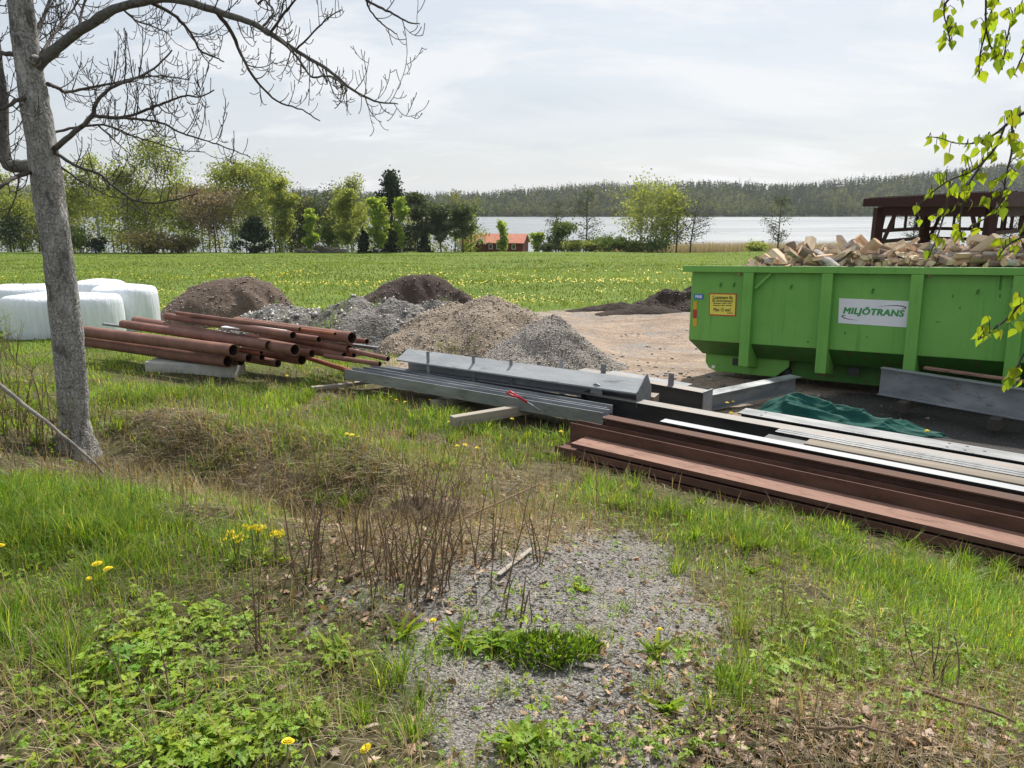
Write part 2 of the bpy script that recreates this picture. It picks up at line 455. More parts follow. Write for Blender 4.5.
def heap_mat(name, a, b, dark, scale=26, stone=1.0, bump=0.8):
    m, nt = new_mat(name)
    t = N(nt, 'ShaderNodeTexCoord')
    n = N(nt, 'ShaderNodeTexNoise', {'Vector': t.outputs['Object'], 'Scale': 1.6, 'Detail': 8.0, 'Roughness': .65})
    c = mix(nt, ramp(nt, n.outputs[0], [(.35, 0.0), (.65, 1.0)]), a, b)
    v = N(nt, 'ShaderNodeTexVoronoi', {'Vector': t.outputs['Object'], 'Scale': float(scale)})
    sepc = N(nt, 'ShaderNodeSeparateColor', {0: v.outputs['Color']})
    k = ramp(nt, sepc.outputs[0], [(0, 1 - .55 * stone), (.5, 1.0), (1, 1 + .6 * stone)])
    c = mix(nt, 1.0, c, k, 'MULTIPLY')
    e = ramp(nt, v.outputs['Distance'], [(.3, 0.0), (.75, .8)])
    c = mix(nt, e, c, dark)
    n2_ = N(nt, 'ShaderNodeTexNoise', {'Vector': t.outputs['Object'], 'Scale': float(scale) * .35, 'Detail': 6.0})
    hgt = math_n(nt, 'SUBTRACT', n2_.outputs[0], math_n(nt, 'MULTIPLY', v.outputs['Distance'], .6))
    bp = N(nt, 'ShaderNodeBump', {'Strength': bump, 'Distance': .04, 'Height': hgt})
    p = N(nt, 'ShaderNodeBsdfPrincipled', {'Base Color': c, 'Roughness': .95, 'Normal': bp.outputs[0], 'Specular IOR Level': .15})
    finish(nt, p.outputs[0]); return m


M['heap_soil'] = heap_mat('heap_soil', (.15, .11, .085), (.19, .145, .115), (.07, .05, .04), 40, .35)
M['heap_dark'] = heap_mat('heap_dark', (.055, .04, .034), (.08, .06, .05), (.025, .02, .017), 30, .5)
M['heap_brown'] = heap_mat('heap_brown', (.085, .062, .052), (.11, .082, .07), (.04, .03, .026), 40, .4)
M['heap_grey'] = heap_mat('heap_grey', (.25, .24, .225), (.15, .135, .12), (.08, .075, .068), 26, .8)
M['heap_tan'] = heap_mat('heap_tan', (.37, .30, .225), (.29, .235, .175), (.13, .105, .09), 38, .6)
M['heap_gravel'] = heap_mat('heap_gravel', (.36, .325, .285), (.29, .26, .23), (.11, .10, .09), 40, .7)


def ground_mat():
    m, nt = new_mat('ground')
    t = N(nt, 'ShaderNodeTexCoord'); P = t.outputs['Object']
    z1 = N(nt, 'ShaderNodeAttribute', attribute_name='zone'); z2 = N(nt, 'ShaderNodeAttribute', attribute_name='zone_b')
    s1 = N(nt, 'ShaderNodeSeparateColor', {0: z1.outputs[0]}); s2 = N(nt, 'ShaderNodeSeparateColor', {0: z2.outputs[0]})
    big = N(nt, 'ShaderNodeTexNoise', {'Vector': P, 'Scale': .9, 'Detail': 8.0, 'Roughness': .65})
    fine = N(nt, 'ShaderNodeTexNoise', {'Vector': P, 'Scale': 14.0, 'Detail': 8.0, 'Roughness': .7})
    # turf soil
    base = mix(nt, ramp(nt, fine.outputs[0], [(.38, 0.0), (.62, 1.0)]), (.055, .045, .028), (.10, .10, .042))
    # meadow (seen from afar)
    fieldn = N(nt, 'ShaderNodeTexNoise', {'Vector': P, 'Scale': .35, 'Detail': 10.0, 'Roughness': .72})
    fld = mix(nt, ramp(nt, fieldn.outputs[0], [(.36, 0.0), (.64, 1.0)]), (.085, .135, .023), (.14, .19, .034))
    c = mix(nt, s2.outputs[1], base, fld)
    # dry soil
    dry = mix(nt, ramp(nt, fine.outputs[0], [(.35, 0.0), (.65, 1.0)]), (.10, .075, .052), (.26, .205, .14))
    c = mix(nt, s1.outputs[2], c, dry)
    # grey gravel with single stones
    v = N(nt, 'ShaderNodeTexVoronoi', {'Vector': P, 'Scale': 105.0})
    vc = N(nt, 'ShaderNodeSeparateColor', {0: v.outputs['Color']})
    gst = mix(nt, ramp(nt, vc.outputs[0], [(0, 0.0), (1, 1.0)]), (.125, .117, .107), (.38, .36, .33))
    gst = mix(nt, ramp(nt, v.outputs['Distance'], [(.35, 0.0), (.75, .6)]), gst, (.09, .082, .074))
    gst = mix(nt, ramp(nt, big.outputs[0], [(.5, 0.0), (.72, .5)]), gst, (.19, .165, .13))
    mid = N(nt, 'ShaderNodeTexNoise', {'Vector': P, 'Scale': 3.2, 'Detail': 6.0, 'Roughness': .65})
    w = math_n(nt, 'ADD', s1.outputs[0], math_n(nt, 'MULTIPLY', math_n(nt, 'SUBTRACT', fine.outputs[0], .5), .9))
    w = math_n(nt, 'ADD', w, math_n(nt, 'MULTIPLY', math_n(nt, 'SUBTRACT', mid.outputs[0], .5), 1.3))
    c = mix(nt, ramp(nt, w, [(.4, 0.0), (.58, 1.0)]), c, gst)
    # sandy yard with wheel streaks
    mpy = N(nt, 'ShaderNodeMapping', {0: P, 'Scale': (.6, 1.15, 1), 'Rotation': (0, 0, .6)})
    st = N(nt, 'ShaderNodeTexNoise', {'Vector': mpy.outputs[0], 'Scale': 1.1, 'Detail': 9.0, 'Roughness': .72, 'Distortion': .15})
    yard = mix(nt, ramp(nt, st.outputs[0], [(.36, 0.0), (.62, 1.0)]), (.20, .150, .112), (.35, .275, .215))
    yard = mix(nt, ramp(nt, big.outputs[0], [(.50, 0.0), (.62, .75)]), yard, (.23, .215, .20))
    yard = mix(nt, ramp(nt, fine.outputs[0], [(.56, 0.0), (.7, .6)]), yard, (.20, .155, .12))
    vy = N(nt, 'ShaderNodeTexVoronoi', {'Vector': P, 'Scale': 24.0}); vys = N(nt, 'ShaderNodeSeparateColor', {0: vy.outputs['Color']})
    yard = mix(nt, 1.0, yard, ramp(nt, vys.outputs[0], [(0, .68), (.5, 1.0), (1, 1.22)]), 'MULTIPLY')
    w = math_n(nt, 'ADD', s1.outputs[1], math_n(nt, 'MULTIPLY', math_n(nt, 'SUBTRACT', fine.outputs[0], .5), .8))
    c = mix(nt, ramp(nt, w, [(.38, 0.0), (.6, 1.0)]), c, yard)
    # dark crushed stone by the container, its cast shadow painted into the tone
    grit_shade = mix(nt, ramp(nt, vc.outputs[1], [(.2, 0.0), (1, 1.0)]), (.035, .033, .033), (.10, .095, .09))
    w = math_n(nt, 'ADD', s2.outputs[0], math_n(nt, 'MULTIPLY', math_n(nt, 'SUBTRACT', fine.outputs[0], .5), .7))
    c = mix(nt, ramp(nt, w, [(.38, 0.0), (.6, 1.0)]), c, grit_shade)
    # forest floor beyond the lake
    c = mix(nt, s2.outputs[2], c, (.03, .035, .02))
    hgt = math_n(nt, 'ADD', fine.outputs[0], math_n(nt, 'MULTIPLY', math_n(nt, 'SUBTRACT', 1.0, v.outputs['Distance']), math_n(nt, 'MULTIPLY', s1.outputs[0], .5)))
    bp = N(nt, 'ShaderNodeBump', {'Strength': .7, 'Distance': .03, 'Height': hgt})
    p = N(nt, 'ShaderNodeBsdfPrincipled', {'Base Color': c, 'Roughness': .95, 'Normal': bp.outputs[0], 'Specular IOR Level': .1})
    finish(nt, p.outputs[0]); return m


def water_mat():
    m, nt = new_mat('water')
    t = N(nt, 'ShaderNodeTexCoord')
    mp_ = N(nt, 'ShaderNodeMapping', {0: t.outputs['Object'], 'Scale': (.05, .18, 1)})
    a = N(nt, 'ShaderNodeTexNoise', {'Vector': mp_.outputs[0], 'Scale': 3.0, 'Detail': 6.0, 'Roughness': .6})
    b = N(nt, 'ShaderNodeTexNoise', {'Vector': mp_.outputs[0], 'Scale': .12, 'Detail': 4.0})
    bp = N(nt, 'ShaderNodeBump', {'Strength': .5, 'Distance': 1.2, 'Height': a.outputs[0]})
    r = ramp(nt, b.outputs[0], [(.4, .28), (.6, .45)])
    p = N(nt, 'ShaderNodeBsdfPrincipled', {'Base Color': (.17, .19, .205), 'Roughness': r, 'Normal': bp.outputs[0], 'IOR': 1.33, 'Specular IOR Level': .5})
    finish(nt, p.outputs[0]); return m


# ------------------------------------------------------------------ the ground, one sheet
def blob(px, py, lst):
    w = np.zeros_like(px)
    for (cx_, cy_, sx, sy, a) in lst:
        w = w + a * np.exp(-((px - cx_) / sx) ** 2 - ((py - cy_) / sy) ** 2)
    return w


GRAVEL = [(520, 590, 100, 42, 1), (590, 680, 80, 55, 1), (500, 730, 90, 50, 1.1), (350, 595, 60, 20, .5), (430, 650, 60, 30, .7),
          (620, 560, 70, 30, .7), (320, 625, 40, 18, .35), (680, 625, 60, 40, .65), (730, 690, 55, 42, .6), (800, 660, 40, 26, .4), (640, 760, 60, 40, .5)]
DRY = [(270, 472, 90, 30, .85), (340, 400, 160, 22, .35), (560, 530, 70, 40, .6), (700, 640, 120, 60, .4), (850, 700, 150, 60, .12),
       (430, 480, 80, 55, .8), (620, 470, 50, 20, .4), (140, 480, 60, 18, .6), (420, 545, 80, 40, .9), (60, 430, 50, 20, .5), (180, 425, 40, 18, .7)]
LUSH = [(90, 545, 130, 42, 1.0), (330, 400, 170, 22, .8), (470, 440, 110, 40, .8), (640, 500, 95, 32, .75), (850, 570, 150, 28, .75),
        (975, 590, 80, 45, .9), (100, 420, 60, 30, .45), (200, 390, 90, 15, .8), (60, 640, 130, 60, .5), (240, 540, 60, 30, .5),
        (40, 370, 60, 30, .6), (560, 425, 90, 20, .8), (730, 530, 120, 30, .7)]
HERB = [(200, 680, 130, 60, 1), (110, 640, 90, 45, .8), (150, 745, 150, 40, 1.3), (270, 560, 40, 25, .4), (540, 750, 55, 20, 1.1),
        (330, 660, 40, 40, .35), (480, 645, 60, 14, .6), (770, 588, 25, 10, .9), (820, 650, 70, 25, .6), (870, 665, 30, 12, .9), (780, 690, 60, 25, .7), (930, 690, 80, 40, .6), (840, 625, 40, 12, .7), (690, 575, 30, 10, .6), (920, 640, 40, 14, .6), (740, 620, 60, 20, .4),
        (700, 735, 60, 25, .7), (20, 600, 60, 80, .5), (575, 590, 16, 8, .8), (620, 745, 60, 20, .8), (620, 520, 30, 10, .5), (960, 640, 60, 30, .3)]
LITTER = [(425, 535, 85, 42, 1.2), (500, 500, 60, 20, .5), (780, 730, 160, 45, 1.0), (900, 710, 130, 55, .85), (720, 660, 100, 34, .7), (380, 600, 80, 25, .5), (560, 545, 50, 12, .5), (180, 425, 40, 15, .6), (330, 560, 50, 30, .5)]


def zones(x, y):
    z = H(x, y)
    px, py = proj(x, np.maximum(y, .2), z)
    front = (y > 0.6) & (y < 14)
    n = fbm(x * 1.1, y * 1.1, 21, 4)
    grav = np.where(front, np.clip(blob(px, py, GRAVEL) * 1.1, 0, 1), 0)
    dry = np.where(front, np.clip(blob(px, py, DRY), 0, 1), 0)
    q = (x - OX[0]) * EYV[0] + (y - OX[1]) * EYV[1]
    s = (x - OX[0]) * EX[0] + (y - OX[1]) * EX[1]
    # yard: behind the stacks, ending at the meadow
    far_edge = np.interp(x, [-6, -2, 0, 2, 5, 20], [14, 18, 24, 25, 26, 27])
    left_edge = np.interp(y, [8, 12, 15, 24], [-1.0, -2.6, -3.2, -.2])
    yard = np.clip((q - 1.0) / 1.2, 0, 1) * np.clip((far_edge - y) / 2.2 + n * 1.2, 0, 1) * np.clip((x - left_edge) / 1.2 + n, 0, 1) * np.clip((26 - x) / 4, 0, 1)
    grit_shade = np.clip((q - 1.5) / .4, 0, 1) * np.clip((6.6 - q) / .8, 0, 1) * np.clip((s - 1.0 + n) / .8, 0, 1) * np.clip((16 - s) / 2, 0, 1)  # dark ground zone, also paints in the container's shadow
    fieldw = np.clip((y - 11 + n * 3) / 5, 0, 1)
    forest = np.clip((y - 985) / 10, 0, 1)
    one = np.ones_like(x)
    return np.stack([grav, yard, dry, one], -1), np.stack([grit_shade, fieldw, forest, one], -1)


def build_ground():
    r = [0.35]
    while r[-1] < 13: r.append(r[-1] * 1.0125)
    while r[-1] < 5200: r.append(r[-1] * 1.03)
    r = np.array(r)
    th = np.concatenate([np.linspace(-180, -62, 50)[:-1], np.linspace(-62, 62, 460), np.linspace(62, 180, 50)[1:-1]])
    th = np.radians(th); R, T = np.meshgrid(r, th, indexing='ij')
    X = (R * np.sin(T)).ravel(); Y = (R * np.cos(T)).ravel(); Z = H(X, Y)
    nr, nth = R.shape
    i = np.arange(nr - 1)[:, None]; j = np.arange(nth)[None]
    j2 = (j + 1) % nth
    quads = np.stack([i * nth + j, i * nth + j2, (i + 1) * nth + j2, (i + 1) * nth + j], -1).reshape(-1, 4)
    quads = quads[:, ::-1]
    V = np.stack([X, Y, Z], -1)
    V = np.concatenate([V, [[0, 0, float(H(0, 0))]]])
    jj = np.arange(nth); tris = np.stack([jj, np.full(nth, nr * nth), (jj + 1) % nth], -1)[:, ::-1]
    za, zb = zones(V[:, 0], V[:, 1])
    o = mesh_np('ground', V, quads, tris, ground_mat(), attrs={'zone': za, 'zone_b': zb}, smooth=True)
    # make sure the normals look up
    if o.data.polygons[1000].normal.z < 0: o.data.flip_normals()
    tag(o, kind='structure')


build_ground()
b = MB(); b.quad((-2600, 150, -9), (2600, 150, -9), (2600, 1040, -9), (-2600, 1040, -9))
tag(b.build('lake_water', water_mat()), kind='structure')


# ------------------------------------------------------------------ vegetation generators
def blades(name, pts, h, w, lean, az, tint, mat, bend=None, parent=None):
    n = len(pts); pts = np.asarray(pts)
    dx, dy = np.sin(az), np.cos(az)
    face = az + math.pi / 2 + rng.normal(0, .5, n)
    wx, wy = np.sin(face) * w * .5, np.cos(face) * w * .5
    V = np.zeros((n, 7, 3), np.float32)
    for k, (t, ww) in enumerate(((0, 1.0), (.45, .85), (.8, .5))):
        off = lean * h * t ** 1.8
        cx_ = pts[:, 0] + dx * off; cy_ = pts[:, 1] + dy * off; cz = pts[:, 2] + h * t * (1 - .25 * lean * t) - (0.01 if k == 0 else 0)
        V[:, 2 * k, 0] = cx_ - wx * ww; V[:, 2 * k, 1] = cy_ - wy * ww; V[:, 2 * k, 2] = cz
        V[:, 2 * k + 1, 0] = cx_ + wx * ww; V[:, 2 * k + 1, 1] = cy_ + wy * ww; V[:, 2 * k + 1, 2] = cz
    off = lean * h
    V[:, 6, 0] = pts[:, 0] + dx * off; V[:, 6, 1] = pts[:, 1] + dy * off; V[:, 6, 2] = pts[:, 2] + h * (1 - .25 * lean)
    b0 = np.arange(n)[:, None] * 7
    q = np.concatenate([b0 + np.array([[0, 1, 3, 2]]), b0 + np.array([[2, 3, 5, 4]])])
    t = b0 + np.array([[4, 5, 6]])
    return mesh_np(name, V.reshape(-1, 3), q, t, mat, np.repeat(tint, 7, 0), parent)


def cand(n, x0, x1, y0, y1, fov=True):
    """random ground points, denser near the viewpoint"""
    n = int(n * 1.3)
    y = y0 * (y1 / y0) ** rng.random(n)
    x = (rng.random(n) * 2 - 1) * (y * 1.08 + 1.1)
    z = H(x, y); px, py = proj(x, y, z)
    return x, y, z, px, py


def tints(n, lo=.7, hi=1.3, hue=.12):
    b_ = rng.uniform(lo, hi, n)[:, None]; hsh = rng.normal(0, hue, n)[:, None]
    return np.concatenate([b_ * (1 + hsh), b_, b_ * (1 - hsh)], 1)


def keep(m, *a):
    return [v[m] for v in a]


def qcoord(x, y):
    return (x - OX[0]) * EYV[0] + (y - OX[1]) * EYV[1], (x - OX[0]) * EX[0] + (y - OX[1]) * EX[1]


def offstack(x, y):
    """1 where plants may stand: not in the steel stacks, under the container or on the yard"""
    q, s = qcoord(x, y)
    ok = np.ones_like(x, bool)
    ok &= ~((q > .06) & (s > -.1) & (q < 3))
    ok &= ~((q > .75) & (q < 2.1) & (s > -4.1) & (s <= -.1))
    ok &= ~((q > 2.0) & (s > -3.2))
    return ok


# --- green grass
x, y, z, px, py = cand(640000, -9, 9, 1.35, 16)
clump = fbm(x * 2.3, y * 2.3, 31, 3)
g_w = .24 + .85 * blob(px, py, LUSH) + .22 * blob(px, py, HERB) + clump * 2.2 + .9 * fbm(x * 7, y * 7, 33, 2)
g_w = g_w * (1 - np.clip(blob(px, py, GRAVEL) * 1.5, 0, .975)) * (1 - np.clip(blob(px, py, LITTER) * .8, 0, .93)) * (1 - .75 * np.clip(blob(px, py, DRY), 0, 1))
patch = np.clip(.62 + 3.4 * fbm(x * 1.15 + 9, y * 1.15, 37, 4) + 1.1 * fbm(x * 5, y * 5, 38, 2), .06, 1.25)
patch = np.where(blob(px, py, [(60, 540, 130, 38, 1)]) > .4, np.maximum(patch, .75), patch); g_w = g_w * patch
TUFT = [(590, 640, 18, 8, 1), (655, 690, 16, 9, 1), (500, 695, 14, 7, .8), (440, 655, 22, 8, .9), (620, 610, 14, 6, .8), (690, 650, 22, 10, .8), (410, 730, 18, 10, .9), (370, 600, 20, 8, .8), (330, 640, 20, 10, .8), (545, 705, 12, 6, .7), (470, 620, 12, 5, .7), (310, 470, 26, 8, .8), (240, 455, 20, 7, .8), (370, 480, 24, 8, .7), (190, 470, 18, 8, .7), (210, 425, 40, 9, .9), (320, 430, 40, 9, .8), (280, 450, 14, 7, .7), (150, 440, 18, 9, .8), (390, 455, 26, 9, .8)]
g_w = g_w + .8 * blob(px, py, TUFT)
dens = np.clip(.5 + y / 12, .5, 1)
m = (rng.random(len(x)) < np.clip(g_w, 0.0, 1) * dens) & offstack(x, y)
x, y, z, px, py, clump, patch = keep(m, x, y, z, px, py, clump, patch)
n = len(x)
lush = np.clip(blob(px, py, LUSH), 0, 1)
h = rng.uniform(.03, .10, n) + lush * np.clip(.5 + 2.5 * clump, .1, 1.4) * rng.uniform(.0, .14, n)
h *= np.clip(.55 + 0.08 * y, .6, 1.15)
h = h * np.clip(.5 + .65 * patch, .5, 1.3) + blob(px, py, [(50, 535, 120, 34, 1), (950, 590, 80, 45, .5), (640, 500, 80, 25, .4), (400, 430, 60, 20, .3)]) * np.clip(.4 + 3 * clump, 0, 1.3) * rng.uniform(0, .21, n)
tt = tints(n, .45, 1.65, .15) * np.clip(1 + 1.2 * fbm(x * 1.3, y * 1.3, 35, 3), .6, 1.5)[:, None]; dryf = rng.random(n) < .20
tt[dryf] *= np.array([2.3, 1.5, 2.6])
blades_o = blades('grass', np.stack([x, y, z], -1), h, rng.uniform(.0022, .0048, n) * np.clip(y / 3.5, .8, 2.2), rng.gamma(1.6, .42, n).clip(.05, 2.2), rng.uniform(0, 6.28, n), tt, M['grass'])
tag(blades_o, 'green spring grass growing over the rough bank in the foreground', 'grass', kind='stuff')

# --- taller tufts
rt2 = np.random.default_rng(61); PT = []; HH = []; LE = []; AZ = []; TN = []
for (cx_, cy_, sx, sy, cnt_) in ((70, 535, 110, 28, 26), (640, 505, 80, 22, 12), (800, 560, 120, 30, 16), (960, 590, 70, 40, 18), (450, 445, 90, 22, 14), (300, 405, 120, 14, 12), (900, 650, 90, 40, 10), (720, 700, 60, 40, 7), (330, 500, 40, 30, 5), (40, 640, 60, 60, 12), (400, 690, 30, 40, 5), (70, 420, 60, 24, 12)):
    for _ in range(cnt_):
        g_ = G(max(2, cx_ + rt2.normal(0, sx * .6)), cy_ + rt2.normal(0, sy * .6))
        if not offstack(np.array([g_.x]), np.array([g_.y]))[0]: continue
        k_ = int(rt2.integers(50, 130)); a_ = rt2.uniform(0, 6.28, k_); r_ = np.abs(rt2.normal(0, .035, k_))
        xx = g_.x + np.sin(a_) * r_; yy = g_.y + np.cos(a_) * r_; PT.append(np.stack([xx, yy, H(xx, yy)], -1))
        hm_ = rt2.uniform(.09, .20); HH.append(hm_ * rt2.uniform(.5, 1.25, k_)); LE.append(rt2.uniform(.15, 1.1, k_)); AZ.append(a_ + rt2.normal(0, .4, k_))
        t_ = tints(k_, .6, 1.35, .08) * rt2.uniform(.8, 1.15); ds = rt2.random(k_) < .18; t_[ds] *= np.array([2.4, 1.6, 2.8]); TN.append(t_)
PT = np.concatenate(PT); o = blades('grass_tufts', PT, np.concatenate(HH), rt2.uniform(.003, .0055, len(PT)) * np.clip(PT[:, 1] / 4, .8, 1.8), np.concatenate(LE), np.concatenate(AZ), np.concatenate(TN), M['grass'])
tag(o, 'taller fresh green grass tufts standing out of the rough foreground', 'grass', kind='stuff')

# --- dry straw, matted
x, y, z, px, py = cand(230000, -9, 9, 1.35, 14)
g_w = .26 + 1.1 * blob(px, py, DRY) - .6 * blob(px, py, [(60, 540, 130, 40, 1)]) + .9 * blob(px, py, [(300, 470, 110, 36, 1)]) + .9 * fbm(x * 1.7, y * 1.7, 41, 3)
g_w *= (1 - np.clip(blob(px, py, GRAVEL) * 1.3, 0, .96))
m = (rng.random(len(x)) < np.clip(g_w, 0, 1) * .75) & offstack(x, y)
x, y, z, px, py = keep(m, x, y, z, px, py); n = len(x)
flat = rng.random(n) < .75
h = np.where(flat, rng.uniform(.04, .10, n), rng.uniform(.10, .26, n)); lean = np.where(flat, rng.uniform(1.0, 2.6, n), rng.uniform(.1, .7, n))
az = np.where(flat, rng.normal(3.4, 1.0, n), rng.uniform(0, 6.28, n))
tt = tints(n, .35, 1.25, .06) * np.clip(1 + 1.4 * fbm(x * 2.1, y * 2.1, 43, 3), .5, 1.4)[:, None]
o = blades('dry_grass', np.stack([x, y, z], -1), h, rng.uniform(.0025, .005, n) * np.clip(y / 3.5, .8, 2), lean, az, tt, M['straw'])
tag(o, 'last year\'s dry straw matted over the bank and ditch', 'dry grass', kind='stuff')

# --- old straw hanging down the far bank of the ditch
n = 9000; t_ = .28 + .72 * rng.random(n); u_ = rng.normal(.55, .34, n)
x = -4.6 + 3.7 * t_ + .44 * u_ + rng.normal(0, .1, n); y = 7.10 - 1.65 * t_ + .90 * u_; z = H(x, y)
m = (rng.random(n) < np.clip(.45 + 3.0 * fbm(x * 2.4, y * 2.4, 47, 3), .05, .95)) & (u_ > -.15) & (u_ < 1.15); x, y, z = keep(m, x, y, z); n = len(x)
o = blades('bank_straw', np.stack([x, y, z], -1), rng.uniform(.07, .17, n), rng.uniform(.004, .008, n), rng.uniform(.5, 2.2, n), rng.normal(3.45, .95, n), tints(n, .35, 1.35, .06) * np.clip(1 + 1.2 * fbm(x * 3, y * 3, 49, 2), .6, 1.4)[:, None], M['straw'])
tag(o, 'pale dead grass hanging down the far bank of the ditch', 'dry grass', kind='stuff')

# --- pebbles on the gravel
x, y, z, px, py = cand(95000, -9, 9, 1.4, 7)
m = (rng.random(len(x)) < np.clip(blob(px, py, GRAVEL) * 1.1 - .15, 0, 1)); x, y, z, px, py = keep(m, x, y, z, px, py); n = len(x)
OCT = np.array([[1, 0, 0], [0, 1, 0], [-1, 0, 0], [0, -1, 0], [.2, .1, .8], [0, 0, -.6]], float)
TRI = np.array([[0, 1, 4], [1, 2, 4], [2, 3, 4], [3, 0, 4], [1, 0, 5], [2, 1, 5], [3, 2, 5], [0, 3, 5]])
sz = rng.uniform(.0028, .0062, n) * np.clip(y / 2.6, .8, 1.7) * np.where(rng.random(n) < .03, 2.4, 1); a = rng.uniform(0, 6.28, n)
V = OCT[None] * rng.uniform(.7, 1.3, (n, 6, 1)) * sz[:, None, None] * np.stack([rng.uniform(.7, 1.3, n), rng.uniform(.7, 1.3, n), rng.uniform(.5, .9, n)], -1)[:, None]
ca, sa = np.cos(a)[:, None], np.sin(a)[:, None]
Vr = np.stack([V[..., 0] * ca - V[..., 1] * sa, V[..., 0] * sa + V[..., 1] * ca, V[..., 2]], -1) + np.stack([x, y, z + sz * .25], -1)[:, None]
tone = rng.choice([.08, .12, .17, .22, .29, .40], n, p=[.18, .22, .24, .20, .12, .04])[:, None] * np.array([[1.12, 1.06, .97]]) * rng.uniform(.85, 1.1, (n, 1))
o = mesh_np('gravel_stones', Vr.reshape(-1, 3), None, (np.arange(n)[:, None, None] * 6 + TRI[None]).reshape(-1, 3), M['pebble'], np.repeat(tone, 6, 0))
tag(o, 'loose grey crushed stones lying on the foreground gravel', 'gravel', kind='stuff')

# --- leaf shapes
LEAFLET = np.array([(0, 0), (.12, .24), (.26, .40), (.27, .27), (.46, .42), (.48, .26), (.66, .31), (.68, .17), (.86, .15), (1, 0)])


def leaf_mesh_arrays(base, direc, normal, L, Wd, fold):
    """vectorised serrated leaflets: returns verts (n, 19, 3), local triangles"""
    n = len(base)
    side = np.cross(normal, direc); side /= np.linalg.norm(side, axis=1)[:, None] + 1e-9
    up = np.cross(direc, side)
    out = [(t, w) for t, w in LEAFLET] + [(t, -w) for t, w in LEAFLET[-2:0:-1]]
    V = np.zeros((n, len(out) + 1, 3))
    for k, (t, w) in enumerate(out):
        V[:, k] = base + direc * (L * t)[:, None] + side * (Wd * w)[:, None] + up * (fold * abs(w) * L - .25 * L * t * t)[:, None]
    V[:, -1] = base + direc * (L * .5)[:, None] - up * (.06 * L)[:, None]
    c = len(out)
    tri = np.array([[k, (k + 1) % c, c] for k in range(c)])
    return V, tri


def unit(v): return v / (np.linalg.norm(v, axis=1)[:, None] + 1e-9)


def herbs(pts, size, tint_lo=.7, tint_hi=1.3):
    """compound leaves of three leaflets on short stalks; returns V, tris, tint"""
    n = len(pts); az = rng.uniform(0, 6.28, n)
    hgt = size * rng.uniform(.7, 2.0, n)
    tip = pts + np.stack([np.sin(az) * size * .7, np.cos(az) * size * .7, hgt], -1)
    VV = []; tl = []; base_i = 0; TR = []
    tint = tints(n, tint_lo, tint_hi, .10)
    for k, (da, sc) in enumerate(((0, 1.0), (1.25, .85), (-1.25, .85))):
        a2 = az + da + rng.normal(0, .15, n); el = rng.uniform(-.35, .35, n)
        d = np.stack([np.sin(a2) * np.cos(el), np.cos(a2) * np.cos(el), np.sin(el)], -1)
        nrm = unit(np.stack([rng.normal(0, .25, n), rng.normal(0, .25, n), np.ones(n)], -1))
        V, tri = leaf_mesh_arrays(tip, d, nrm, size * sc * 1.1, size * sc * .95, rng.uniform(.1, .5, n))
        nv = V.shape[1]
        TR.append((np.arange(n)[:, None, None] * nv + tri[None]).reshape(-1, 3) + base_i)
        VV.append(V.reshape(-1, 3)); tl.append(np.repeat(tint * rng.uniform(.88, 1.12, (n, 1)), nv, 0)); base_i += n * nv
    # stalk
    w = size * .03
    V = np.stack([pts - np.stack([w, 0 * w, 0 * w], -1), pts + np.stack([w, 0 * w, 0 * w], -1), tip], 1)
    TR.append((np.arange(n)[:, None] * 3 + np.array([[0, 1, 2]])) + base_i); VV.append(V.reshape(-1, 3)); tl.append(np.repeat(tint * .8, 3, 0))
    return np.concatenate(VV), np.concatenate(TR), np.concatenate(tl)


x, y, z, px, py = cand(56000, -9, 9, 1.35, 9)
w = .05 + blob(px, py, HERB) * .7 * np.clip(.75 + 1.6 * fbm(x * 2.5, y * 2.5, 51, 3), 0, 1.3)
w += .5 * blob(px, py, [(420, 700, 26, 9, 1), (620, 695, 28, 10, .8), (690, 605, 22, 8, .8), (570, 612, 16, 6, .7), (455, 690, 20, 8, .6), (520, 690, 14, 6, .6), (640, 575, 18, 6, .7), (400, 660, 24, 8, .8), (700, 700, 40, 16, .6), (600, 740, 30, 10, .8), (480, 600, 16, 6, .5)])
w *= 1 - .35 * np.clip(blob(px, py, [(520, 600, 90, 30, 1), (590, 690, 60, 40, 1), (480, 710, 60, 30, .8)]), 0, 1)
m = (rng.random(len(x)) < w) & offstack(x, y) & (y < 8); x, y, z, px, py = keep(m, x, y, z, px, py)
size = rng.uniform(.010, .030, len(x)) * np.clip(1 + 2.6 * fbm(x * 2.2 + 3, y * 2.2, 57, 3), .55, 1.7) * np.where(blob(px, py, HERB) > .5, 1.15, .9)
V, T, tt = herbs(np.stack([x, y, z], -1), size)
tag(mesh_np('ground_elder', V, None, T, M['herb'], tt), 'low bright green herb leaves covering the ground at lower left', 'ground cover', kind='stuff')

# --- leaf litter
x, y, z, px, py = cand(60000, -9, 9, 1.4, 9)
w = .03 + blob(px, py, LITTER)
m = rng.random(len(x)) < np.clip(w, 0, 1) * .55; m &= offstack(x, y); x, y, z, px, py = keep(m, x, y, z, px, py); n = len(x)
az = rng.uniform(0, 6.28, n); el = rng.normal(0, .4, n)
d = np.stack([np.sin(az) * np.cos(el), np.cos(az) * np.cos(el), np.sin(el)], -1)
nrm = unit(np.stack([rng.normal(0, .5, n), rng.normal(0, .5, n), np.ones(n)], -1))
L = rng.uniform(.02, .055, n)
V, tri = leaf_mesh_arrays(np.stack([x, y, z + .012], -1), d, nrm, L, L * rng.uniform(.5, 1.1, n), rng.uniform(-.6, .9, n))
nv = V.shape[1]; tt = tints(n, .45, 1.7, .06)
o = mesh_np('leaf_litter', V.reshape(-1, 3), None, (np.arange(n)[:, None, None] * nv + tri[None]).reshape(-1, 3), M['litter'], np.repeat(tt, nv, 0))
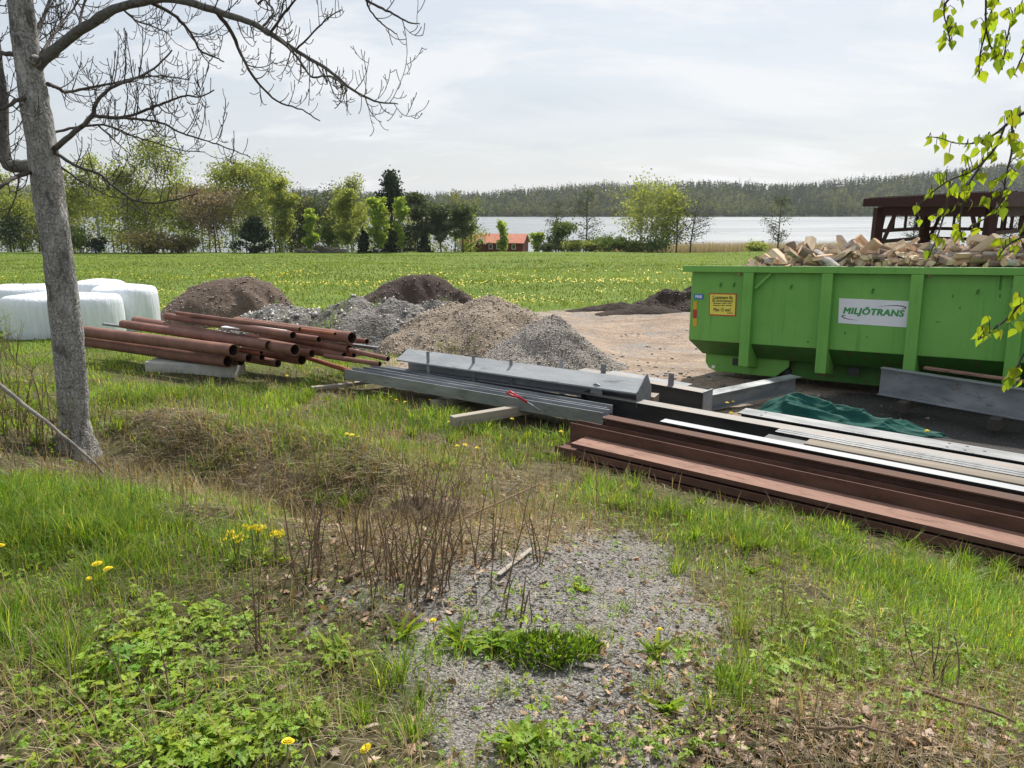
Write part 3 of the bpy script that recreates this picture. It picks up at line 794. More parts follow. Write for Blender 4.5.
tag(o, 'brown fallen leaves lying among the dry stems', 'leaf litter', kind='stuff')

# --- twig debris
x, y, z, px, py = cand(5200, -9, 9, 1.4, 9)
w = .06 + blob(px, py, LITTER) * .5 + blob(px, py, GRAVEL) * .10 + blob(px, py, DRY) * .15
m = (rng.random(len(x)) < w) & offstack(x, y); x, y, z, px, py = keep(m, x, y, z, px, py)
tw = MB()
for k in range(len(x)):
    a_ = rng.uniform(0, 6.28); L_ = rng.gamma(2, .045) + .03; b_ = rng.normal(0, .25)
    e1_ = (x[k] + math.cos(a_) * L_ * .5, y[k] + math.sin(a_) * L_ * .5); e2_ = (x[k] + math.cos(a_ + b_) * L_, y[k] + math.sin(a_ + b_) * L_)
    tw.tube([(x[k], y[k], z[k] + .006), (*e1_, float(H(*e1_)) + .012 + .02 * rng.random()), (*e2_, float(H(*e2_)) + .008 + .05 * rng.random() ** 2)], [.0028, .0022, .0012], 4, False)
tag(tw.build('twig_debris', M['dry_stem']), 'small broken twigs strewn over the gravel and bank', 'twigs', kind='stuff')

# --- meadow: tufts and dandelions
n = 120000
y = 12.5 * (150 / 12.5) ** rng.random(n); x = (rng.random(n) * 2 - 1) * (y * .8 + 4); z = H(x, y)
za, zb = zones(x, y); m = (zb[:, 1] * (1 - za[:, 1]) > .45) & (rng.random(n) > za[:, 1] * .9); x, y, z = keep(m, x, y, z); n = len(x)
tuft = np.clip(.9 + 1.6 * fbm(x * .35, y * .35, 61, 4), .4, 1.5)
h = rng.uniform(.04, .12, n) * tuft * np.clip(y / 26, .7, 1.5)
tt = tints(n, .75, 1.2, .08) * tuft[:, None] ** .35 * np.clip(1 + 1.5 * fbm(x * .09, y * .09, 65, 4), .65, 1.35)[:, None]
o = blades('meadow_grass', np.stack([x, y, z], -1), h, rng.uniform(.012, .03, n) * np.clip(y / 20, .7, 4), rng.uniform(.1, .7, n), rng.uniform(0, 6.28, n), tt, M['meadow'])
tag(o, 'green meadow grass between the yard and the lakeside trees', 'meadow', kind='stuff')
n = 26000
y = 15 * (95 / 15) ** rng.random(n); x = (rng.random(n) * 2 - 1) * (y * .8 + 4); z = H(x, y)
za, zb = zones(x, y)
band = np.exp(-((np.log(y) - math.log(33)) / .38) ** 2)
pat = np.clip(-.02 + 4.5 * fbm(x * .2, y * .36, 71, 5), 0, 1.4)
m = (rng.random(n) < band * pat * 1.1) & (za[:, 1] < .2); x, y, z = keep(m, x, y, z); n = len(x)
sz = rng.uniform(.022, .036, n) * np.clip(y / 26, .9, 1.8); top = z + rng.uniform(.10, .22, n) + .04
HEX = np.array([[math.cos(k * math.pi / 3), math.sin(k * math.pi / 3)] for k in range(6)])
V = np.zeros((n, 7, 3)); V[:, :6, 0] = x[:, None] + HEX[None, :, 0] * sz[:, None]; V[:, :6, 1] = y[:, None] + HEX[None, :, 1] * sz[:, None]
V[:, :6, 2] = top[:, None]; V[:, 6] = np.stack([x, y, top + sz * .8], -1)
T = np.arange(n)[:, None, None] * 7 + np.array([[k, (k + 1) % 6, 6] for k in range(6)])[None]
o = mesh_np('meadow_dandelions', V.reshape(-1, 3), None, T.reshape(-1, 3), M['dand_field'], np.repeat(tints(n, .8, 1.1, .03), 7, 0))
tag(o, 'countless yellow dandelions flowering across the meadow', 'dandelions', kind='stuff')

# --- forest across the lake
n = 15000
y = 1004 + 345 * rng.random(n) ** 1.25; x = (rng.random(n) * 2 - 1) * (y * .92); z = H(x, y)
con = rng.random(n) < np.clip(.42 + 1.8 * fbm(x * .012, y * .012, 81, 3) + (x > 400) * .12 + (y - 1000) / 900, .12, .92)
K = 26; hv_f = np.clip(1 + .9 * fbm(x * .02, y * .02, 91, 4), .7, 1.35)
hgt = np.where(con, rng.uniform(9, 15.5, n), rng.uniform(8, 12.5, n)); wid = np.where(con, rng.uniform(1.7, 2.8, n), rng.uniform(2.6, 4.6, n))
hgt = hgt * hv_f * np.where(rng.random(n) < .06, 1.35, 1); t = rng.random((n, K)); prof = np.where(con[:, None], (1.02 - t), np.sqrt(np.clip(1 - (2 * t - 1.0) ** 2, 0, 1)) * .9 + .1)
a = rng.uniform(0, 6.28, (n, K)); rr = np.sqrt(rng.random((n, K))) * prof * wid[:, None]
C = np.stack([x[:, None] + np.cos(a) * rr, y[:, None] + np.sin(a) * rr, z[:, None] + hgt[:, None] * np.where(con[:, None], .08 + .92 * t, .15 + .85 * t)], -1)
sz = np.where(con[:, None], (1.25 - .75 * t), 1.15)[..., None] * 1.9
off = rng.normal(0, 1, (n, K, 3, 3)); off /= np.linalg.norm(off, axis=-1, keepdims=True)
V = C[:, :, None] + off * sz[..., None] * np.array([1, 1, .8])
kind = rng.random(n)
cc = np.where(con[:, None], np.array([[.027, .056, .031]]), np.where((kind < .08)[:, None], np.array([[.13, .115, .095]]), np.where((kind < .6)[:, None], np.array([[.135, .16, .06]]), np.array([[.07, .10, .045]]))))
cc = cc * rng.uniform(.75, 1.25, (n, 1)) * 1.0
tt = np.repeat(cc, K * 3, 0) * np.repeat(rng.uniform(.85, 1.15, (n * K, 1)), 3, 0)
o = mesh_np('far_forest', V.reshape(-1, 3), None, np.arange(n * K * 3).reshape(-1, 3), M['far_leaf'], tt)
tag(o, 'mixed spruce and birch forest on the hills across the lake', 'forest', kind='stuff')

# --- reeds along the shore
n = 14000
x = rng.uniform(20, 95, n); y = rng.uniform(171, 183, n); z = H(x, y)
o = blades('reeds', np.stack([x, y, z], -1), rng.uniform(2.3, 3.6, n), rng.uniform(.05, .12, n), rng.uniform(0, .2, n), rng.uniform(0, 6.28, n), tints(n, .75, 1.15, .03), M['reed'])
tag(o, 'pale dry reeds standing along the near lake shore', 'reeds', kind='stuff')


# ------------------------------------------------------------------ trees beyond the meadow
def cards(C, size, tint, flat=.0):
    n = len(C); u = rng.normal(0, 1, (n, 3)); u = unit(u); v = unit(np.cross(u, rng.normal(0, 1, (n, 3))))
    s = size[:, None]
    V = np.stack([C - u * s, C + v * s * .6, C + u * s, C - v * s * .6], 1)
    return V.reshape(-1, 3), np.arange(n * 4).reshape(-1, 4), np.repeat(tint, 4, 0)


def bg_tree(kind, px, ytop, ybase, wpx, Y, label, name='birch_tree', nl=None, leaf=None, stems=1, lean=0.0, group='trees between the meadow and the lake', seed=0):
    r_ = np.random.default_rng(seed + int(px * 7 + ytop))
    basep = aty(px, ybase, Y); gz = float(H(basep.x, Y))
    top = aty(px, ytop, Y); ht = top.z - gz; wm = wpx * 1.2 / F * Y
    root = empty(name, (basep.x, Y, gz)); tag(root, label, {'bush': 'bush', 'hedge': 'bush'}.get(kind, 'tree'), group)
    tm = MB(); C = []; limbs = []
    r0 = max(.07, ht * .012) * (1 if stems == 1 else .7)
    nst = stems
    for s_ in range(nst):
        ox = 0 if nst == 1 else r_.uniform(-.28, .28) * wm; oy = 0 if nst == 1 else r_.uniform(-1, 1)
        pts = []; hh = ht * (1 if s_ == 0 else r_.uniform(.75, .98))
        for k in range(9):
            t = k / 8; pts.append(Vector((ox * (.5 + .5 * t) + lean * ht * t * t + r_.normal(0, .008) * ht * t, oy + r_.normal(0, .008) * ht * t, -.3 + (hh * .97 + .3) * t)))
        tm.tube(pts, [r0 * (1.15 - t / 8.0) + .02 for t in range(9)], 6)
        if kind in ('bush', 'hedge'): pass
        nb = {'birch': 26, 'bare': 34, 'spruce': 46, 'pine': 22, 'column': 26, 'cone': 60, 'bush': 12, 'hedge': 20, 'round': 34}[kind]
        for k in range(nb // (1 if nst == 1 else 2)):
            t = r_.uniform(*{'birch': (.22, .98), 'bare': (.2, .98), 'spruce': (.06, .98), 'pine': (.3, .98), 'column': (.1, .95), 'cone': (.05, .9), 'bush': (.1, .9), 'hedge': (.1, .9), 'round': (.3, .95)}[kind])
            if kind in ('birch', 'bare'): pr = (math.sin(math.pi * min(1, (t - .12) / .95) ** .8) * .9 + .12)
            elif kind == 'spruce': pr = (1.02 - t) * r_.uniform(.75, 1.1) + .02
            elif kind == 'pine': pr = math.sin(math.pi * min(1, max(0, t - .05))) * .8 + .25
            elif kind == 'cone': pr = (1.03 - t) * 1.05
            elif kind == 'column': pr = (math.sin(math.pi * (t * .8 + .15)) ** .7) * .9
            elif kind == 'round': pr = math.sqrt(max(0, 1 - ((t - .58) / .45) ** 2)) + .1
            else: pr = math.sqrt(max(.05, 1 - t * t))
            a_ = r_.uniform(0, 6.283); L_ = pr * wm * .5 * r_.uniform(.6, 1.05)
            p0 = pts[min(8, int(t * 8))].lerp(pts[min(8, int(t * 8) + 1)], t * 8 - int(t * 8))
            rise = {'birch': .7, 'bare': .45, 'spruce': -.25, 'pine': .25, 'column': 1.6, 'cone': .35, 'bush': .8, 'hedge': .5, 'round': .8}[kind]
            p1 = p0 + Vector((math.cos(a_) * L_ * .55, math.sin(a_) * L_ * .55, L_ * rise * .55))
            p2 = p0 + Vector((math.cos(a_) * L_, math.sin(a_) * L_, L_ * rise * (.75 if kind != 'spruce' else .9)))
            p2.z = min(p2.z, ht)
            if kind in ('birch', 'bare', 'pine', 'round', 'column', 'spruce'):
                tm.tube([p0, p1, p2], [r0 * .34 * (1.1 - t) + .025, r0 * .2 * (1.1 - t) + .02, .015], 4, False)
                if kind in ('bare', 'round'):
                    for q_ in range(5):
                        b0 = p1.lerp(p2, r_.uniform(-.3, 1)); e_ = b0 + Vector((r_.normal(0, .18) * wm * .5, r_.normal(0, .18) * wm * .5, r_.normal(.05, .14) * wm * .5))
                        tm.tube([b0, b0.lerp(e_, .5) + Vector((0, 0, .1)), e_], [.03, .022, .012], 3, False)
            limbs.append((p0, p1, p2, t))
    n = int((nl or 1800) * {'bare': 1.0, 'cone': 1.6, 'bush': 2.0}.get(kind, 2.4))
    lm = leaf or M['leaf_birch']
    for k in range(n):
        p0, p1, p2, t = limbs[r_.integers(len(limbs))]
        s_ = r_.random()
        if kind in ('birch',):
            s_ = .25 + .75 * s_
            p = p0.lerp(p1, s_ * 2) if s_ < .5 else p1.lerp(p2, s_ * 2 - 1)
            sp = wm * .085
            p = p + Vector((r_.normal(0, sp), r_.normal(0, sp), r_.normal(0, sp) - abs(r_.normal(0, .05)) * ht * (1.2 - t)))
        else:
            p = p0.lerp(p1, s_ * 2) if s_ < .5 else p1.lerp(p2, s_ * 2 - 1)
            sp = wm * {'bare': .08, 'spruce': .032, 'pine': .09, 'column': .08, 'cone': .045, 'bush': .12, 'hedge': .08, 'round': .08}[kind]
            p = p + Vector((r_.normal(0, sp), r_.normal(0, sp), r_.normal(0, sp * (.6 if kind != 'spruce' else .8)) - (.03 * ht * r_.random() if kind == 'spruce' else 0)))
        C.append((p.x, p.y, max(p.z, .1)))
    C = np.array(C)
    sz = r_.uniform(.13, .30, n) * Y / 140 * {'birch': 1, 'bare': .8, 'spruce': 1.25, 'pine': 1.2, 'column': 1.05, 'cone': 1.2, 'bush': 1.0, 'hedge': 1, 'round': .8}[kind]
    cl = (hash2(np.floor(C[:, 0] / (.12 * wm + .1)), np.floor(C[:, 2] / (.1 * wm + .1)), 5) - .5) * .45
    tt = tints(n, .8, 1.2, .07) * (1 + cl[:, None])
    V, q, t4 = cards(C, sz, tt)
    tm.build('trunk', M['birch_trunk'] if name == 'birch_tree' else M['dark_trunk'], root, True)
    mesh_np('crown', V, q, None, lm, t4, root)
    return root


LB, LF, LD, LP, BU = M['leaf_birch'], M['leaf_young'], M['leaf_dark'], M['leaf_pine'], M['leaf_bush']
bg_tree('birch', 8, 172, 250, 46, 148, 'pale birch at the far left edge beyond the trunk', nl=2200)
bg_tree('birch', 66, 170, 249, 44, 146, 'loose yellow-green birch just right of the bare gray trunk', nl=2000)
bg_tree('birch', 100, 158, 249, 40, 150, 'tall thin-crowned birch behind the lower bare twigs', nl=1300)
bg_tree('birch', 128, 172, 249, 48, 147, 'drooping birch with a dark stem behind the low shrub row', nl=2000)
bg_tree('birch', 163, 143, 249, 62, 150, 'tallest birch of the left group with a bare airy top', nl=3000)
bg_tree('birch', 186, 182, 249, 46, 144, 'bright short birch beside the pinkish-brown tree', nl=2000)
bg_tree('bush', 14, 218, 250, 40, 147, 'dark bush at the foot of the leftmost birch', 'bush', 900, LD)
bg_tree('bush', 80, 228, 250, 28, 143, 'dark green bush at the meadow edge right of the gray trunk', 'bush', 800, BU)
bg_tree('bush', 98, 236, 250, 18, 143, 'small dark bush beside a larger one at the meadow edge', 'bush', 500, LD)
bg_tree('round', 216, 194, 250, 62, 141, 'round pinkish-brown budding tree with a dark trunk', 'budding_tree', 2200, M['leaf_brown'])
bg_tree('birch', 234, 166, 249, 50, 148, 'broad hazy birch behind the pinkish-brown tree', nl=2400)
bg_tree('birch', 264, 158, 250, 52, 149, 'tall birch with bare top twigs above the dark cone shrub', nl=2500)
bg_tree('cone', 255, 214, 251, 42, 134, 'dark cone-shaped evergreen shrub at the meadow edge', 'evergreen_shrub', 2600, LD)
bg_tree('column', 284, 180, 252, 28, 138, 'tall pale-green column birch right of the dark cone shrub', nl=2200)
bg_tree('birch', 305, 196, 250, 46, 165, 'gray-green tree behind, left of the log pile', 'leafy_tree', 1800, LP)
bg_tree('birch', 338, 192, 250, 46, 168, 'olive tree in the gap behind the log pile', 'leafy_tree', 1800, LP)
bg_tree('column', 311, 210, 252, 16, 137, 'small light-green sapling beside the log pile', nl=1100, leaf=LF)
bg_tree('bush', 329, 218, 251, 26, 148, 'gray-green bush behind the log pile', 'bush', 900, BU)
bg_tree('birch', 352, 176, 251, 34, 150, 'tall birch with a thin bare top left of the dark spruce', nl=1500)
bg_tree('column', 348, 190, 252, 24, 136, 'dense yellow-green column birch left of the small spruce', nl=2000)
bg_tree('spruce', 365, 224, 252, 16, 138, 'small dark spruce between two pale column birches', 'spruce_tree', 1500, LD)
bg_tree('column', 379, 198, 252, 22, 136, 'bright green column birch in front of the tall spruce', nl=1900, leaf=LF)
bg_tree('spruce', 393, 170, 252, 84, 146, 'tallest dark spruce standing above the birches', 'spruce_tree', 3600, LD)
bg_tree('column', 402, 196, 252, 15, 136, 'slim bright birch right of the tall spruce', nl=1300, leaf=LF)
bg_tree('pine', 418, 194, 252, 32, 142, 'dark bushy pine right of the slim bright birch', 'pine_tree', 1700, LP)
bg_tree('pine', 441, 206, 252, 28, 141, 'dark pine in the middle of the row left of the red house', 'pine_tree', 1500, LP)
bg_tree('pine', 463, 206, 252, 32, 140, 'dark open pine nearest the red house', 'pine_tree', 1300, LP)
bg_tree('spruce', 425, 230, 252, 16, 139, 'small black-green spruce under the dark pines', 'spruce_tree', 1200, LD)
bg_tree('hedge', 150, 238, 250, 60, 139, 'low olive-brown shrub at the left meadow edge', 'bush', 1500, M['catkin'])
bg_tree('hedge', 180, 240, 250, 44, 139, 'low brown shrub in front of the drooping birches', 'bush', 1000, M['catkin'])
bg_tree('column', 503, 221, 254, 14, 160, 'slim sapling in front of the red house roof', nl=700, leaf=LF)
bg_tree('column', 537, 234, 254, 14, 160, 'short round sapling right of the red house', nl=500, leaf=LF)
bg_tree('bush', 562, 221, 254, 24, 160, 'dense dark green rounded tree by the shore', 'leafy_tree', 1600, BU)
bg_tree('bare', 556, 198, 254, 26, 164, 'thin bare alder behind the rounded green tree', 'alder_tree', 350, LP)
bg_tree('bare', 586, 190, 254, 34, 160, 'bare straight alder with a dark stem against the lake', 'alder_tree', 650, LP)
bg_tree('birch', 644, 180, 254, 56, 158, 'widest many-stemmed birch clump against the lake', nl=1900, stems=4)
bg_tree('birch', 664, 182, 254, 34, 162, 'taller narrow birch just behind the wide birch clump', nl=1300, stems=2)
bg_tree('bare', 676, 200, 254, 30, 159, 'sparse olive alder right of the birch clump', 'alder_tree', 900, LP)
bg_tree('bare', 690, 196, 254, 42, 158, 'leaning bare alder rightmost of the shore clump', 'alder_tree', 420, LP, lean=.12)
bg_tree('bare', 777, 196, 256, 34, 150, 'lone bare alder standing left of the firewood', 'alder_tree', 650, LP)
bg_tree('bare', 911, 200, 256, 30, 150, 'thin bare tree seen through the brown shelter frame', 'alder_tree', 500, LP)
bg_tree('bare', 926, 206, 256, 22, 152, 'second thin tree seen inside the brown shelter frame', 'alder_tree', 400, LP)
bg_tree('bare', 1008, 200, 256, 30, 150, 'bare tree behind the right post of the shelter', 'alder_tree', 500, LP)
for (px_, yt, w_, lf, lb) in ((606, 240, 30, BU, 'wide light shrub left of the birch clump'), (592, 243, 18, LB, 'short pale shrub below the straight bare alder'),
                              (620, 239, 14, BU, 'upright small shrub beside the wide light shrub'), (651, 245, 34, BU, 'round fresh-green bush under the birch clump'),
                              (632, 243, 16, LB, 'small yellowish shrub under the birch stems'), (574, 245, 24, LB, 'low pale shrub at the foot of the rounded green tree'),
                              (548, 247, 16, LP, 'small gray-green shrub left of the rounded green tree'), (757, 247, 22, LB, 'low shrub at the foot of the lone bare alder')):
    bg_tree('bush', px_, yt, 254, w_, 156, lb, 'bush', 700, lf, group='shrubs along the lake shore')

rt_ = np.random.default_rng(77); CC = []; TT = []; th_ = MB()
for k in range(78):
    px_ = rt_.uniform(-60, 480); Y_ = rt_.uniform(158, 176); p_ = aty(px_, 250, Y_); g_ = float(H(p_.x, Y_))
    hh = rt_.uniform(10, 15.5) if px_ < 300 else rt_.uniform(8, 12.5); ww = rt_.uniform(2.4, 4.2); n_ = 760; tone = rt_.uniform(.6, 1.0) * np.array([rt_.uniform(.85, 1.15), 1, rt_.uniform(.8, 1.2)])
    th_.tube([(p_.x, Y_, g_ - .3), (p_.x + rt_.normal(0, .3), Y_, g_ + hh * .5), (p_.x + rt_.normal(0, .5), Y_, g_ + hh * .92)], [.14, .10, .03], 5)
    nc = 22; tcl = rt_.uniform(.03, 1, nc); rcl = np.sin(np.pi * np.clip(tcl * .88 + .08, 0, 1)) ** .7 * ww * np.sqrt(rt_.random(nc)); acl = rt_.uniform(0, 6.28, nc); j_ = rt_.integers(0, nc, n_)
    CC.append(np.stack([p_.x + np.cos(acl[j_]) * rcl[j_] + rt_.normal(0, .55, n_), Y_ + np.sin(acl[j_]) * rcl[j_] + rt_.normal(0, .55, n_), g_ + hh * tcl[j_] + rt_.normal(0, .6, n_)], -1)); TT.append(tints(n_, .75, 1.2, .06) * tone)
CC = np.concatenate(CC); TT = np.concatenate(TT); V, q, t4 = cards(CC, rng.uniform(.14, .30, len(CC)), TT)
o = mesh_np('lakeside_thicket', V, q, None, LB, t4); tag(o, 'mass of young olive-green trees filling the shore behind the birches', 'thicket', kind='stuff')
o2 = th_.build('thicket_trunks', M['dark_trunk'], o, True); tag(o2, kind='stuff')

# ------------------------------------------------------------------ red house, boathouse, log pile
def house():
    c = aty(495, 254, 176); gz = -7.4
    hx = empty('red_house', (c.x, 176, gz), (0, 0, math.radians(-12))); tag(hx, 'long low red house with tiled roof below the meadow', 'house')
    Lh, Dh = 7.3, 3.4
    w = MB(); w.box(-Lh, Lh, -Dh, Dh, 0, 2.3); w.prism([(-Lh, -Dh, 2.3), (-Lh, Dh, 2.3), (-Lh, 0, 4.0)], [(Lh, -Dh, 2.3), (Lh, Dh, 2.3), (Lh, 0, 4.0)])
    w.build('wall', M['red_wall'], hx)
    r = MB()
    for s in (-1, 1):
        r.prism([(-Lh - .4, s * (Dh + .5), 2.1), (-Lh - .4, 0, 4.05), (-Lh - .4, 0, 4.2), (-Lh - .4, s * (Dh + .5), 2.25)], [(Lh + .4, s * (Dh + .5), 2.1), (Lh + .4, 0, 4.05), (Lh + .4, 0, 4.2), (Lh + .4, s * (Dh + .5), 2.25)])
    ro = r.build('roof', M['roof_tile'], hx)
    g = MB(); g.prism([(-3.6, -Dh - 1.0, 2.0), (-1.2, -Dh - 1.0, 2.0), (-2.4, -Dh - 1.0, 3.2)], [(-3.6, -Dh + 1.2, 2.0), (-1.2, -Dh + 1.2, 2.0), (-2.4, -Dh + 1.2, 3.2)])
    g.box(-3.4, -1.4, -Dh - .9, -Dh, 0, 2.0)
    g.build('porch', M['red_wall'], hx)
    t = MB()
    t.bar((-3.8, -Dh - 1.06, 1.9), (-2.4, -Dh - 1.06, 3.3), .1, .2); t.bar((-1.0, -Dh - 1.06, 1.9), (-2.4, -Dh - 1.06, 3.3), .1, .2)
    t.build('porch_trim', M['white'], hx)
    for wx in (-5.4, -4.4, -.2, 1.6, 3.4, 5.2):
        f = MB(); f.box(wx - .45, wx + .45, -Dh - .06, -Dh - .005, .8, 1.95); fo = f.build('window', M['white'], hx)
        p = MB(); p.box(wx - .32, wx + .32, -Dh - .08, -Dh - .062, .92, 1.83); p.build('pane', M['pane'], fo)
    co = MB(); co.box(1.5, 2.1, -.1, .5, 3.9, 4.9)
    co.build('chimney', M['roof_tile'], ro)


house()
c = aty(797, 256, 172)
bh = empty('boathouse', (c.x, 172, float(H(c.x, 172)))); tag(bh, 'tiny dark red boathouse by the lake left of the firewood', 'boathouse')
b = MB(); b.box(-1.3, 1.3, -1.3, 1.3, 0, 2.0); b.build('wall', M['red_wall'], bh)
b = MB(); b.prism([(-1.6, -1.6, 1.95), (-1.6, 1.6, 1.95), (-1.6, 0, 3.0)], [(1.6, -1.6, 1.95), (1.6, 1.6, 1.95), (1.6, 0, 3.0)]); b.build('roof', M['dark_steel_and_shade'], bh)

c = aty(316, 249, 140); lp = MB(); rl = np.random.default_rng(5)
gz = float(H(c.x, 140))
for k in range(60):
    lp.mi = 0; xx = rl.uniform(-3.2, 5.5); zz = rl.uniform(.1, 1.3) * (1 - abs(xx - 1) / 9)
    lp.tube([(xx - 1, rl.uniform(-1, 1), zz), (xx + 1 * rl.uniform(.4, 1.2), rl.uniform(-1, 1), zz + rl.normal(0, .2))], rl.uniform(.09, .2), 6)
o = lp.build('log_pile', M['dead_wood'], smooth=False); o.location = (c.x, 140, gz)
tag(o, 'weathered pile of logs and branches at the meadow edge', 'brush pile')


# ------------------------------------------------------------------ heaps
def heap(name, label, parts, mat, cat, seed, rough=.10):
    """one or more merged mounds; parts: (px, py_base, Y offset, rx, ry, height)"""
    P = [(Vector((X, Y, float(H(X, Y)))), rx, ry, hh, pw) for (X, Y, rx, ry, hh, pw) in parts]
    x0 = min(p[0].x - p[1] for p in P) - .4; x1 = max(p[0].x + p[1] for p in P) + .4
    y0 = min(p[0].y - p[2] for p in P) - .4; y1 = max(p[0].y + p[2] for p in P) + .4
    st = .045 if (x1 - x0) < 6 else .06
    nx = int((x1 - x0) / st); ny = int((y1 - y0) / st)
    X, Y = np.meshgrid(np.linspace(x0, x1, nx), np.linspace(y0, y1, ny), indexing='ij')
    Z = np.zeros_like(X); 
    wx_ = fbm(X * 1.1, Y * 1.1, seed + 50, 4) * .9; wy_ = fbm(X * 1.1, Y * 1.1, seed + 70, 4) * .9
    for c_, rx, ry, hh, pw in P:
        d = np.sqrt(((X + wx_ - c_.x) / rx) ** 2 + ((Y + wy_ - c_.y) / ry) ** 2)
        k = np.clip(1 - d, 0, 1)
        hp = hh * np.where(pw > 1, 1 - (1 - k) ** pw, k ** 1.0)
        Z = np.maximum(Z, hp)
    amp = np.clip(Z / .3, 0, 1)
    Z = Z + amp * (rough * 1.6 * fbm(X * 1.8, Y * 1.8, seed, 5) + rough * .7 * fbm(X * 9, Y * 9, seed + 9, 3))
    Zg = H(X, Y); Zf = Zg + np.where(Z < .012, -.06, Z - .01)
    i = np.arange(nx - 1)[:, None]; j = np.arange(ny - 1)[None]
    q = np.stack([i * ny + j, (i + 1) * ny + j, (i + 1) * ny + j + 1, i * ny + j + 1], -1).reshape(-1, 4)
    zq = Z.ravel()[q].max(1); q = q[zq > .012]
    used = np.unique(q); mp_ = np.full(nx * ny, -1); mp_[used] = np.arange(len(used))
    V = np.stack([X.ravel(), Y.ravel(), Zf.ravel()], -1)[used]
    c0 = np.array([P[0][0].x, P[0][0].y, 0]); V = V - c0
    o = mesh_np(name, V, mp_[q], None, mat, smooth=True); o.location = c0
    tag(o, label, cat); return o


heap('soil_heap', 'rounded brown soil heap behind the rusty pipes', [(-7.75, 20, 2.0, 1.7, 1.15, 1.6), (-7.3, 20.0, 1.5, 1.3, 1.2, 1.9)], M['heap_soil'], 'heap', 100, .07)
heap('rubble_heap', 'long gray rubble heap with weeds in front of the dark brown heap', [(-4.6, 15.6, 1.9, 1.6, .85, 1.4), (-3.3, 15.4, 1.7, 1.6, 1.0, 1.5), (-2.3, 15.6, 1.5, 1.5, .95, 1.5), (-5.4, 15.8, 1.3, 1.1, .6, 1.3), (-1.6, 15.9, 1.6, 1.3, .98, 1.3)], M['heap_grey'], 'heap', 120, .2)
heap('brown_heap', 'dark brown flat-topped soil heap behind the gray rubble', [(-2.75, 21, 2.1, 1.6, 1.25, 1.6), (-2.3, 21, 1.6, 1.3, 1.25, 1.9)], M['heap_brown'], 'heap', 140, .05)
heap('gravel_heap', 'broad tan gravel heap in the middle of the yard', [(-.40, 14.6, 2.0, 1.7, 1.12, 1.1), (-1.1, 14.9, 1.9, 1.5, .95, 1.25)], M['heap_tan'], 'heap', 160, .06)
heap('gravel_cone', 'small pointed gray-brown gravel cone behind the gray beams', [(.62, 13.1, 1.3, 1.25, .88, 1.0), (1.15, 13.2, .9, .9, .3, 1.2)], M['heap_gravel'], 'heap', 180, .05)
heap('dark_heap', 'very dark soil heap beside the left end of the container', [(6.4, 24.3, 1.9, 1.4, 1.02, 1.25), (5.05, 24.1, 1.25, .9, .68, 1.15), (5.7, 24.3, 1.3, .9, .62, 1.2)], M['heap_dark'], 'heap', 200, .18)
heap('spoil_heap', 'low spread of dark soil between the meadow and the yard', [(3.4, 23.9, 1.5, .55, .24, 1.5), (4.1, 23.2, 1.5, .5, .18, 1.4)], M['heap_dark'], 'heap', 220, .16)
# rubble stones on the gray heap
rs = np.random.default_rng(9); n = 2600
x = rs.normal(-3.7, 1.15, n); y = rs.normal(15.1, .7, n)
HM = [(o_, o_.matrix_world) for o_ in COL.objects if o_.name == 'rubble_heap']
hv = np.array([v_.co[:] for v_ in HM[0][0].data.vertices]) + np.array(HM[0][0].location)
ks = rs.integers(0, len(hv), 1500); wl = np.where(hv[ks, 0] < -4.1, 1.0, .35); ks = ks[rs.random(1500) < wl]; n = len(ks)
sz = rs.uniform(.015, .05, n) * np.where(rs.random(n) < .05, 2.2, 1)
V = OCT[None] * rs.uniform(.6, 1.35, (n, 6, 1)) * sz[:, None, None] + hv[ks][:, None]
o = mesh_np('rubble_stones', V.reshape(-1, 3), None, (np.arange(n)[:, None, None] * 6 + TRI[None]).reshape(-1, 3), M['pebble'], np.repeat(rs.uniform(.14, .46, (n, 1)) * np.array([[1, .97, .93]]), 6, 0))
tag(o, 'light gray stones scattered over the long rubble heap', 'stones', kind='stuff')
ks = rs.integers(0, len(hv), 2600); pat = fbm(hv[ks, 0] * 1.4, hv[ks, 1] * 1.4, 55, 3); ks = ks[pat > .10]; n = len(ks)
o = blades('heap_weeds', hv[ks], rs.uniform(.05, .22, n), rs.uniform(.01, .025, n), rs.uniform(.2, .9, n), rs.uniform(0, 6.28, n), tints(n, .6, 1.1, .1), M['grass'])
tag(o, 'patches of weeds growing on the long rubble heap', 'weeds', kind='stuff')


def scatter_on(hname, n, lo, hi, tones, hue, nm, label):
    ho = [o_ for o_ in COL.objects if o_.name == hname][0]
    hv_ = np.array([v_.co[:] for v_ in ho.data.vertices]) + np.array(ho.location); kk = rs.integers(0, len(hv_), n)
    kk = kk[hv_[kk, 1] < np.median(hv_[:, 1]) + .5]; n = len(kk)
    sz_ = lo + (hi - lo) * rs.random(n) ** 3
    V_ = OCT[None] * rs.uniform(.6, 1.35, (n, 6, 1)) * sz_[:, None, None] + (hv_[kk] + rs.normal(0, .012, (n, 3)) * np.array([1, 1, .3]))[:, None]
    o_ = mesh_np(nm, V_.reshape(-1, 3), None, (np.arange(n)[:, None, None] * 6 + TRI[None]).reshape(-1, 3), M['pebble'], np.repeat(rs.uniform(*tones, (n, 1)) * np.array([hue]), 6, 0))
    tag(o_, label, 'stones', kind='stuff')


